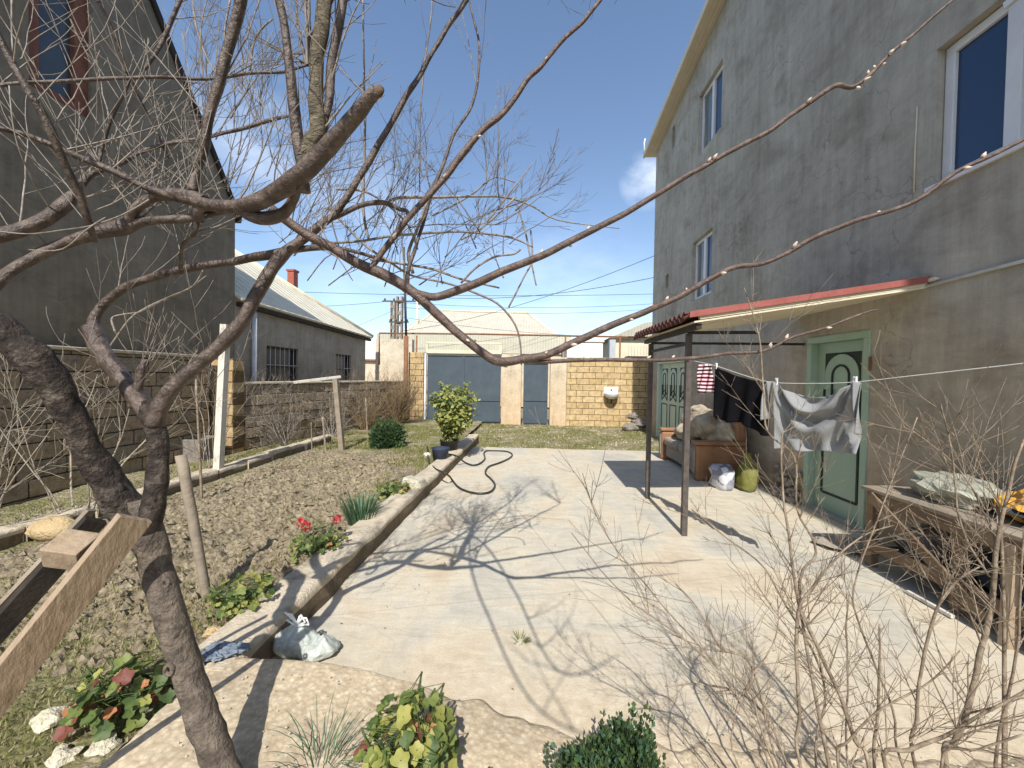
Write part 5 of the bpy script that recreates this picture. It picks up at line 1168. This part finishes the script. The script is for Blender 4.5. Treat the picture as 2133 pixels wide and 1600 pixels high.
# ------------------------------------------------------------------ plastic bag, rag
bgx, bgy = -1.245, 2.07
bag = thing('plastic_bag', 'tied grey green plastic bag on concrete in the curb corner', 'bag', (bgx, bgy, 0))
mb = MB()
def bagf(cx, cy, rx, ry, h, sd_):
    def f(u, v):
        a = 2*math.pi*u; t = v
        rad = math.sin(math.pi*min(1, (t*.93+.07))**.75)**.8 if t < .72 else .12+.62*(1-t)/.28*.9
        pl = 1+.10*math.sin(a*9+sd_+3*noise.noise(V((a, t*2, sd_))))*t**1.5+.16*noise.noise(V((math.cos(a)*1.7, math.sin(a)*1.7, t*2.5+sd_)))+.05*noise.noise(V((math.cos(a)*6, math.sin(a)*6, t*9+sd_)))
        return V((cx+rx*rad*pl*math.cos(a)+.02*t*t, cy+ry*rad*pl*math.sin(a), max(.003, h*(t**1.1)*(1+.12*noise.noise(V((math.cos(a), math.sin(a), sd_)))))))
    mb.grid(f, 72, 30)
bagf(bgx-.05, bgy, .125, .09, .17, 1.0); bagf(bgx+.085, bgy-.01, .11, .085, .115, 6.0)
mb.build('bag_body', 'polythene', bag)
mb = MB(); c = V((bgx-.03, bgy-.02, .165))
for k, (a, L_) in enumerate(((2.2, .09), (1.0, .07), (.5, .08), (2.7, .05))):
    d = V((math.cos(a), -.1, math.sin(a)*.9)); s = V((.25, .9, 0)).normalized()
    pts = [c, c+d*L_*.5+V((0, 0, .03)), c+d*L_+V((-.012, 0, .015)), c+d*L_*.7+V((.025, 0, -.01)), c+V((.01, 0, 0))]
    mb.tube(pts, [.009, .006, .005, .006, .008], 6)
mb.build('bag_handle', 'polythene_white', bag)
q = G(448, 1372, .18); rg_ = thing('blue_rag', 'crumpled blue grey cloth rag on earth at near curb end', 'rag', (q.x, q.y, .17))
mb = MB()
for i, (dx, dy) in enumerate(((-.06, -.02), (0, .0), (.05, .03), (.01, .06), (-.04, .05), (.085, .055))): mb.blob((q.x+dx, q.y+dy, .195), (.045, .032, .018), sd=i*2+1, n=10, rough=.6, freq=2.2)
mb.build('cloth', 'cloth_bluegrey', rg_)

# ------------------------------------------------------------------ wooden prop in the lower left
pr = thing('timber_prop', 'pair of sawn timber boards leaning on the tree trunk fork', 'timber', (P(60, 1300, .95).x, .95, .1))
mb = MB(); a = P(-140, 1610, .88); b_ = P(282, 1078, 1.14); mb.beam(a, b_, .026, .092, up=V((.0, -.45, .9))); mb.build('board', 'wood_new', pr, bevel=.002)
mb = MB(); a = P(-120, 1440, 1.0); b_ = P(200, 1082, 1.20); mb.beam(a, b_, .03, .06, up=V((.0, -.35, .9))); mb.build('board', 'wood_dark', pr, bevel=.002)  # board coloured near black to stand for its shadow
mb = MB(); a2 = P(-150, 1425, 1.03); b2 = P(190, 1062, 1.24); mb.beam(a2, b2, .012, .035, up=V((.3, .8, .6))); mb.build('edge_strip', 'wood_grey', pr)
mb = MB(); a = P(135, 1195, 1.05); b_ = P(172, 1105, 1.17); mb.beam(P(115, 1140, 1.08), P(190, 1150, 1.10), .085, .07, up=V((.1, -.4, 1))); mb.build('cross_block', 'wood_new', pr, bevel=.003)

# ------------------------------------------------------------------ sofa, bags
sf = thing('old_sofa', 'old sofa with orange wooden sides under the porch canopy', 'sofa', (2.95, 7.0, 0))
sy0, sy1, sx0, sx1 = 6.05, 7.75, 2.55, 3.42
mb = MB(); mb.box((sx0+.1, sy0+.16, .08), (sx1-.12, sy1-.16, .30)); mb.build('base', 'sofa_tan', sf, bevel=.02)
for (a, c) in ((sy0, sy0+.15), (sy1-.15, sy1)):
    mb = MB(); mb.box((sx0+.02, a, .0), (sx1-.05, c, .56)); arm = mb.build('armrest', 'sofa_orange', sf, bevel=.045)
    mb = MB(); mb.box((sx0, a-.015, .56), (sx1-.1, c+.015, .62)); mb.build('arm_cap', 'sofa_orange', arm, bevel=.02)
    mb = MB(); mb.box((sx0+.005, a+.03, .12), (sx0+.018, c-.03, .50)); mb.build('arm_panel', 'sofa_tan', arm)
for i in range(2):
    y0 = sy0+.17+i*.70; mb = MB(); mb.box((sx0+.04, y0, .30), (sx1-.22, y0+.66, .46)); mb.build('seat_cushion', 'sofa_tan', sf, bevel=.05)
mb = MB(); mb.box((sx1-.21, sy0+.12, .28), (sx1-.02, sy1-.12, .92)); mb.build('backrest', 'sofa_orange', sf, bevel=.06)
cu = thing('cream_blanket', 'bunched cream blankets heaped on the back of the sofa', 'blanket', (3.05, 6.9, .47))
mb = MB()
for i, (x, y, z, rx, ry, rz_) in enumerate(((2.98, 6.75, .80, .20, .38, .27), (3.05, 7.25, .80, .22, .33, .24), (3.12, 6.42, .66, .20, .26, .25), (3.02, 7.0, .98, .16, .30, .13), (2.88, 7.1, .62, .22, .35, .16))): mb.blob((x, y, z), (rx, ry, rz_), sd=i+2, n=18, rough=.28, freq=1.7)
mb.build('blanket_folds', 'cloth_cream', cu)
q = G(1506, 1018, 0)
pb = thing('printed_bag', 'white carrier bag with dark print standing beside the sofa', 'bag', (q.x, q.y, 0))
mb = MB(); mb.lathe((q.x, q.y, 0), [(.13, 0), (.15, .05), (.16, .18), (.15, .28), (.12, .34), (.06, .335)], 18, wob=.5, sd=3); mb.build('bag_body', 'bag_print', pb)
q = G(1556, 1022, 0)
sk = thing('green_sack', 'yellow green plastic sack leaning against the house wall', 'sack', (q.x, q.y, 0))
mb = MB(); mb.lathe((q.x, q.y, 0), [(.10, 0), (.13, .05), (.13, .18), (.11, .30), (.07, .42), (.03, .50), (.045, .54)], 20, wob=.6, sd=6); mb.build('sack_body', 'sack_green', sk)
cp = thing('cinder_heap', 'low heap of grey cinder rubble against wall left of green door', 'heap', (3.38, 5.35, 0))
mb = MB(); rng = random.Random(2)
for k in range(60): r = .025+.03*rng.random(); t = rng.random(); mb.blob((3.46-.12*rng.random()*(1-t), 5.08+.45*rng.random(), .02+.38*t*t), (r, r, r*.8), sd=k, n=4, rough=.5)
mb.build('cinders', 'cinder', cp)
mb = MB(); q = G(1400, 0, 0) if False else V((3.38, 4.98, 0))
# brush mat before the door
mt = MB(); mt.box((3.05, 3.62, .004), (3.42, 4.05, .028)); 
q = G(1765, 1140, 0); mt = MB(); mt.blob((q.x+.02, q.y, .03), (.30, .18, .03), sd=3, n=10, rough=.4); tag(mt.build('floor_rag', 'sofa_tan', org=(q.x, q.y, 0)), 'flattened brown rag on the concrete below the green door', 'rag')

# ------------------------------------------------------------------ clothesline
def lp(u, v):
    k = (P(u, v, 1.0).x)  # x/y ratio
    t = (k*3.93-1.57)/(.71+1.53*k); y = 3.93-1.53*t; return P(u, v, y)
cl = [lp(1444, 752), lp(1490, 762), lp(1560, 785), lp(1612, 797), lp(1700, 799), lp(1782, 796), lp(1900, 783), lp(2133, 757), lp(2300, 735)]
e = cl[-1]; cl.append(V((3.49, .2, e.z+.05)))
mb = MB(); mb.tube([V(a) for a in crom([tuple(c) for c in cl], 4)], .0032, 5); tag(mb.build('clothesline', 'line', org=cl[0]), 'thin pale clothesline strung from the canopy post', 'clothesline')
def cloth(name, label, mat, corners, fn, nu=60, nv=50, cat='laundry', peg=True):
    """corners: TL, TR, BL, BR"""
    TL, TR, BL, BR = corners
    d = (TR-TL); d.z = 0; nrm = V((d.y, -d.x, 0)).normalized()
    if nrm.y > 0: nrm = -nrm
    o = thing(name, label, cat, TL, 'laundry on the clothesline'); mb = MB()
    def g(u, v):
        p = TL.lerp(TR, u).lerp(BL.lerp(BR, u), v); off, dz, du = fn(u, v); return p+nrm*off+V((0, 0, dz))+d*du
    mb.grid(g, nu, nv); mb.build('fabric', mat, o, solid=.003)
    return o
TL, TR = lp(1614, 794), lp(1784, 792)
BL = P(1622, 935, TL.y); BR = P(1788, 945, TR.y)
def shirt(u, v):
    s = 4*u*(1-u)
    dz = -.10*s*(1-v)**1.5 - .04*s*math.exp(-((v-.15)/.2)**2)
    q = v-.62*s**.8; off = .042*math.sin(15*q+.4)*s**.7*math.exp(-1.1*v)*1.2 + .018*math.sin(u*19+2*v+1.2*math.sin(3*v))*v**.8 + .010*noise.noise(V((u*6, v*3, 2)))
    if u < .10: off += .03*(1-u/.1)
    if u > .86: off += .05*((u-.86)/.14)*math.sin(v*7)
    dz += -.05*max(0, math.sin(v*3.0))*0
    if v > .9: dz += .02*noise.noise(V((u*4, 1, 0)))*((v-.9)/.1)
    return off, dz, .03*math.sin(v*5+u*3)*v*.6
o = cloth('grey_shirt', 'light grey sweatshirt pegged by its shoulders on the line', 'cloth_grey', (TL, TR, BL, BR), shirt, 90, 70)
# sleeves
sl_ = MB()
TRs = P(1786, 800, TR.y-.02); 
def sleeve(T, dirx, L_, w, name='sleeve'):
    mb = MB(); T = V(T); d = (TR-TL).normalized(); n_ = V((d.y, -d.x, 0)); 
    if n_.y > 0: n_ = -n_
    mb.grid(lambda u, v: T+d*(dirx*(.02+w*(u-.15)+.03*v))+V((0, 0, -L_*v-.02*u))+n_*(.028+.022*math.sin(u*6+v*4)+.02*math.sin(math.pi*u)), 14, 30); return mb
sleeve(TL, -.6, .30, .10).build('sleeve', 'cloth_grey', o, solid=.003); sleeve(TR, .35, .34, .10).build('sleeve', 'cloth_grey', o, solid=.003)
bTL, bTR = lp(1490, 763), lp(1606, 796); bBL = P(1490, 868, bTL.y); bBR = P(1603, 906, bTR.y)
cloth('black_garment', 'black garment hanging on the line left of the grey sweatshirt', 'cloth_black', (bTL, bTR, bBL, bBR), lambda u, v: (.022*math.sin(u*20+v*2)*(.3+v), -.03*4*u*(1-u)*(1-v)-.02*math.sin(u*9)*v, 0), 40, 30)
pT, pR = lp(1456, 757), lp(1484, 760); pBL = P(1450, 812, pT.y); pBR = P(1488, 824, pR.y)
cloth('striped_cloth', 'small pink and black striped cloth hanging nearest the canopy post', 'cloth_pink', (pT, pR, pBL, pBR), lambda u, v: (.014*math.sin(u*14+v*5), -.02*math.sin(u*6)*v, 0), 24, 24)
for k, (u, lb) in enumerate(((1617, 'clothes peg on left shoulder of grey sweatshirt'), (1781, 'clothes peg on right shoulder of grey sweatshirt'), (1492, 'clothes peg on left corner of black garment'))):
    q = lp(u, (794, 792, 762)[k]); mb = MB(); mb.box((q.x-.006, q.y-.012, q.z-.03), (q.x+.006, q.y-.004, q.z+.025)); mb.box((q.x-.006, q.y+.004, q.z-.03), (q.x+.006, q.y+.012, q.z+.025)); mb.box((q.x-.005, q.y-.004, q.z-.004), (q.x+.005, q.y+.004, q.z+.008))
    tag(mb.build('clothes_peg', 'white_pvc', org=q), lb, 'peg', 'clothes pegs on the line')

# ------------------------------------------------------------------ work table at right
tb = thing('wooden_table', 'rough wooden work table with diagonal brace against the house', 'table', (3.15, 2.7, 0))
x0, x1, y0, y1, tz = 2.92, 3.46, 2.08, 3.42, .68
for i in range(4):
    xa = x0-.04+i*(x1-x0+.04)/4; mb = MB(); mb.box((xa+.003, y0-.06, tz-.028+.004*(i % 2)), (xa+(x1-x0+.04)/4-.003, y1+.05, tz+.004*(i % 2))); mb.build('top_board', 'wood_grey', tb, bevel=.004)
for (x, y) in ((x0, y0), (x0, y1), (x1-.06, y0), (x1-.06, y1), (x0, (y0+y1)/2)):
    mb = MB(); mb.box((x, y-.03, 0), (x+.06, y+.03, tz-.03)); mb.build('leg', 'wood_brown', tb, bevel=.003)
mb = MB(); mb.box((x0-.025, y0, tz-.13), (x0-.002, y1, tz-.031)); mb.build('apron', 'wood_brown', tb)
mb = MB(); mb.beam((x0-.014, y1-.03, tz-.14), (x0-.014, y0+.35, .08), .022, .08, up=V((1, 0, 0))); 
mb = MB(); mb.beam((x0-.04, y1-.05, tz-.06), (x0-.04, y0+.45, .10), .024, .075, up=V((1, 0, .0)).cross(V((0, 1, -.6)))); mb.build('brace', 'wood_brown', tb)
mb = MB(); mb.box((x0-.024, y0, .16), (x0-.001, y1, .25)); mb.build('rail', 'wood_brown', tb)
mb = MB(); mb.box((x0+.001, y0+.04, .17), (x1-.07, y1-.04, .19)); mb.build('shelf', 'wood_dark', tb)
def heap(name, label, cat, c, r, mat, sd, rough=.4, n=14, freq=2.2, grp=None):
    mb = MB(); mb.blob((c[0], c[1], c[2]+r[2]*.75), r, sd=sd, n=n, rough=rough, freq=freq); tag(mb.build(name, mat, org=c), label, cat, grp)
heap('covered_basin', 'rounded pale grey sack lying on the work table', 'sack', (3.20, 3.02, tz+.01), (.20, .27, .115), 'basin', 3, .3)
heap('orange_sack', 'bright orange plastic bag on the work table by pale sack', 'bag', (3.24, 2.58, tz+.04), (.16, .17, .09), 'orange_bag', 6, .6)
heap('dark_bag', 'dark plastic bag under the orange bag on work table', 'bag', (3.22, 2.40, tz+.01), (.20, .22, .07), 'dark_plastic', 8, .6)
heap('shelf_bundle', 'grey bundle on the lower shelf near table leg', 'bundle', (3.15, 3.12, .20), (.16, .18, .13), 'stone_grey', 12, .6)
heap('shelf_bundle', 'blackish bundle deep on the lower shelf of table', 'bundle', (3.2, 2.55, .20), (.18, .28, .12), 'dark_plastic', 15, .6)
for k in range(3):
    a = G(1905+k*12, 1238+k*16, .02); mb = MB(); 
mb = MB(); mb.beam(G(1890, 1232, .02), G(1985, 1285, .02), .025, .02); tag(mb.build('white_lath', 'white_wood', org=G(1890, 1232, 0)), 'thin white lath lying on concrete in front of the table', 'lath')
# pale post near the right edge (table end prop)
mb = MB(); q = G(2075, 1335, 0); mb.beam((q.x, q.y-.05, 0), (q.x+.02, q.y-.05, .62), .05, .05); tag(mb.build('short_post', 'wood_new', org=q), 'short pale wooden post at the near end of work table', 'post')

# ------------------------------------------------------------------ grass (nobody could count)
gm = MB(); rng = random.Random(77)
def blade(p, h, mi):
    a = rng.random()*6.28; s = V((math.cos(a), math.sin(a), 0)); t = V((rng.gauss(0, .4), rng.gauss(0, .4), 1)).normalized(); w = .0022+.002*rng.random()+.0006*p.y
    gm.add([p-s*w, p+s*w, p+t*h], [(0, 1, 2)], mi)
n = 0
while n < 44000:
    zone = rng.random()
    if zone < .40:
        x, y = rng.uniform(-4.9, -1.7), rng.uniform(5.9, 10.8)
        if y < 7.2 and x < -2.6: continue
        if noise.noise(V((x*1.3, y*1.3, 4))) < -.12: continue
        z = soil_h(x, y)
    elif zone < .62:
        x, y = rng.uniform(-1.7, 3.4), rng.uniform(8.5, 12.4)
        if noise.noise(V((x*1.1, y*1.3, 9))) < -.10+.10*(x > .6): continue
        z = -.05+.05*(y-8.3)/4.35+.01
    elif zone < .84:
        x, y = rng.uniform(-4.0, -1.52), rng.uniform(.9, 2.4)
        if noise.noise(V((x*2.2, y*2.2, 6))) < -.22: continue
        z = soil_h(x, y)
    elif zone < .95:
        y = rng.uniform(2.0, 8.5); x = rng.uniform(-2.1, -1.72+(y-2)*.03)
        if noise.noise(V((x*2, y*2, 3))) < .0: continue
        z = soil_h(x, y)
    else:
        x, y = rng.uniform(-5.2, -4.45), rng.uniform(3, 8); z = soil_h(x, y)
    blade(V((x, y, z-.004)), rng.uniform(.018, .05)*(1.25 if y > 5 else .8), 0 if rng.random() < (.66 if y > 3 else .38) else 1); n += 1
for k in range(150):
    cx, cy = rng.uniform(-4.0, -1.9), rng.uniform(2.2, 6.8)
    for j in range(rng.randrange(6, 26)): x, y = cx+rng.gauss(0, .035), cy+rng.gauss(0, .035); blade(V((x, y, soil_h(x, y)-.004)), rng.uniform(.015, .045), 0)
struct('grass', gm, ['grass', 'grass_dry'], kind='stuff')
# gravel and clods on the ground
gv = MB(); 
def chip(p, r, mi):
    o = rng.random()*9
    vs = []
    for d in ((1, 0, 0), (-1, 0, 0), (0, 1, 0), (0, -1, 0), (0, 0, 1), (0, 0, -.6)):
        q_ = V(d); vs.append(p+q_*r*(.7+.6*rng.random())+rv(rng)*r*.2)
    gv.add(vs, [(0, 2, 4), (2, 1, 4), (1, 3, 4), (3, 0, 4), (2, 0, 5), (1, 2, 5), (3, 1, 5), (0, 3, 5)], mi)
n = 0
while n < 7500:
    z_ = rng.random()
    if z_ < .58:
        y = 1.7+5.4*rng.random()**1.4; x = rng.uniform(-4.15, -1.8); z = soil_h(x, y); chip(V((x, y, z)), .007+.035*rng.random()**3, 0)
    elif z_ < .84:
        x, y = rng.uniform(-1.5, 3.4), rng.uniform(8.5, 12.4); chip(V((x, y, -.05+.05*(y-8.3)/4.35)), rng.uniform(.008, .026), rng.choice((0, 0, 1)))
    elif z_ < .92:
        x, y = rng.uniform(-3.2, -1.75), rng.uniform(.9, 2.0); chip(V((x, y, soil_h(x, y))), rng.uniform(.003, .012), 0)
    else:
        x, y = rng.uniform(-1.3, 2.2), rng.uniform(.9, 1.72); chip(V((x, y, .02+.16*(1-sstep(-1.0, .1, x)))), rng.uniform(.002, .006), 1)
    n += 1
struct('gravel', gv, ['soil_chip', 'stone_pale'] if 'soil_chip' in MATS else ['soil', 'stone_pale'], kind='stuff')
for i, (u, v, r, lb) in enumerate(((215, 1555, .05, 'pale rock beside the red leaved geranium'), (105, 1500, .06, 'whitish flat rock at lower left edge'), (445, 1318, .05, 'yellowish lump of stone right of trunk beside curb'), (130, 1580, .05, 'cream rock at the bottom left corner'))):
    q = G(u, v, .12); mb = MB(); mb.blob((q.x, q.y, .12), (r, r*.8, r*.6), sd=i+20, n=8, rough=.5)
    tag(mb.build('garden_rock', 'stone_pale' if i != 2 else 'stone_yellow', org=(q.x, q.y, .1)), lb, 'rock', 'rocks in the near garden bed')
mb = MB(); mb.beam(P(238, 1575, 1.5), P(285, 1415, 1.55), .022, .016); tag(mb.build('leaning_slat', 'wood_grey', org=P(238, 1575, 1.5)), 'short grey slat leaning beside the red leaved geranium', 'slat')

lt = MB(); rng = random.Random(55)
for k in range(620):
    x, y = rng.uniform(-1.35, 3.3), rng.uniform(1.5, 8.3)
    if rng.random() < .5: x = rng.choice((-1.2+.22*rng.random()**2*3, 3.35-.5*rng.random()**2))
    p = V((x, y, .012)); a = rng.random()*6.28; L_ = rng.uniform(.006, .022); d = V((math.cos(a), math.sin(a), rng.uniform(0, .3))); sd_ = V((-math.sin(a), math.cos(a), 0))*L_*rng.uniform(.08, .4)
    lt.add([p-d*L_*.5, p+sd_, p+d*L_*.5+V((0, 0, .003)), p-sd_], [(0, 1, 2, 3)], rng.choice((0, 0, 1)))
struct('leaf_litter', lt, ['stem_tan', 'grass_dry'], kind='stuff')
# ------------------------------------------------------------------ world, sun, camera
EL = 46.4
w = bpy.data.worlds.new('World'); scene.world = w; w.use_nodes = True; nt = w.node_tree; nt.nodes.clear()
out = nt.nodes.new('ShaderNodeOutputWorld'); bg = nt.nodes.new('ShaderNodeBackground'); nt.links.new(bg.outputs[0], out.inputs[0])
sky = nt.nodes.new('ShaderNodeTexSky'); sky.sky_type = 'NISHITA'; sky.sun_disc = False
sky.sun_elevation = R_(EL); sky.sun_rotation = R_(180); sky.air_density = 1.0; sky.dust_density = .7; sky.ozone_density = 1.5
tc = nt.nodes.new('ShaderNodeTexCoord')
def cloud(u, v, tight, scale, amt, prev, stretch=(1, 1, 2.2)):
    d = ray(u, v).normalized()
    dp = N(nt, 'ShaderNodeVectorMath', operation='DOT_PRODUCT'); nt.links.new(tc.outputs['Generated'], dp.inputs[0]); dp.inputs[1].default_value = d
    msk = fr(nt, dp.outputs['Value'], math.cos(tight), 1.0)
    mp = N(nt, 'ShaderNodeMapping'); mp.inputs['Scale'].default_value = stretch; nt.links.new(tc.outputs['Generated'], mp.inputs[0])
    n_ = nz(nt, mp.outputs[0], scale, 6, .6)
    f_ = mth(nt, 'MULTIPLY', mth(nt, 'MULTIPLY', msk, fr(nt, n_, .36, .85)), amt)
    return mix(nt, f_, prev, (8.5, 8.8, 9.2))
c_ = cloud(1350, 375, .065, 7, .8, sky.outputs[0])
c_ = cloud(540, 270, .12, 5, .5, c_)
c_ = cloud(760, 500, .20, 5, .35, c_)
c_ = cloud(1150, 640, .28, 4, .30, c_)
nt.links.new(c_, bg.inputs[0]); bg.inputs[1].default_value = .15
sd = bpy.data.lights.new('sun', 'SUN'); sd.energy = 4.3; sd.angle = R_(.5); sd.color = (1, .955, .88)
so = bpy.data.objects.new('sun', sd); col.objects.link(so)
td = V((.012, 1, -math.tan(R_(EL)))).normalized(); so.rotation_euler = td.to_track_quat('-Z', 'Y').to_euler(); so.location = (0, -10, 12)
cd = bpy.data.cameras.new('camera'); cd.sensor_width = 36; cd.lens = FPX/2133*36; cd.clip_start = .02; cd.clip_end = 3000
co = bpy.data.objects.new('camera', cd); col.objects.link(co)
from mathutils import Matrix
M = Matrix(((RT.x, UP.x, -FW.x, CAM.x), (RT.y, UP.y, -FW.y, CAM.y), (RT.z, UP.z, -FW.z, CAM.z), (0, 0, 0, 1)))
co.matrix_world = M; scene.camera = co
for o in bpy.data.objects:
    if '_b' in o: del o['_b']
scene.render.resolution_x = 1024; scene.render.resolution_y = 768
vs = scene.view_settings; vs.view_transform = 'Standard'; vs.look = 'None'; vs.exposure = .45; vs.gamma = 1; vs.use_curve_mapping = False
scene.render.engine = 'CYCLES'
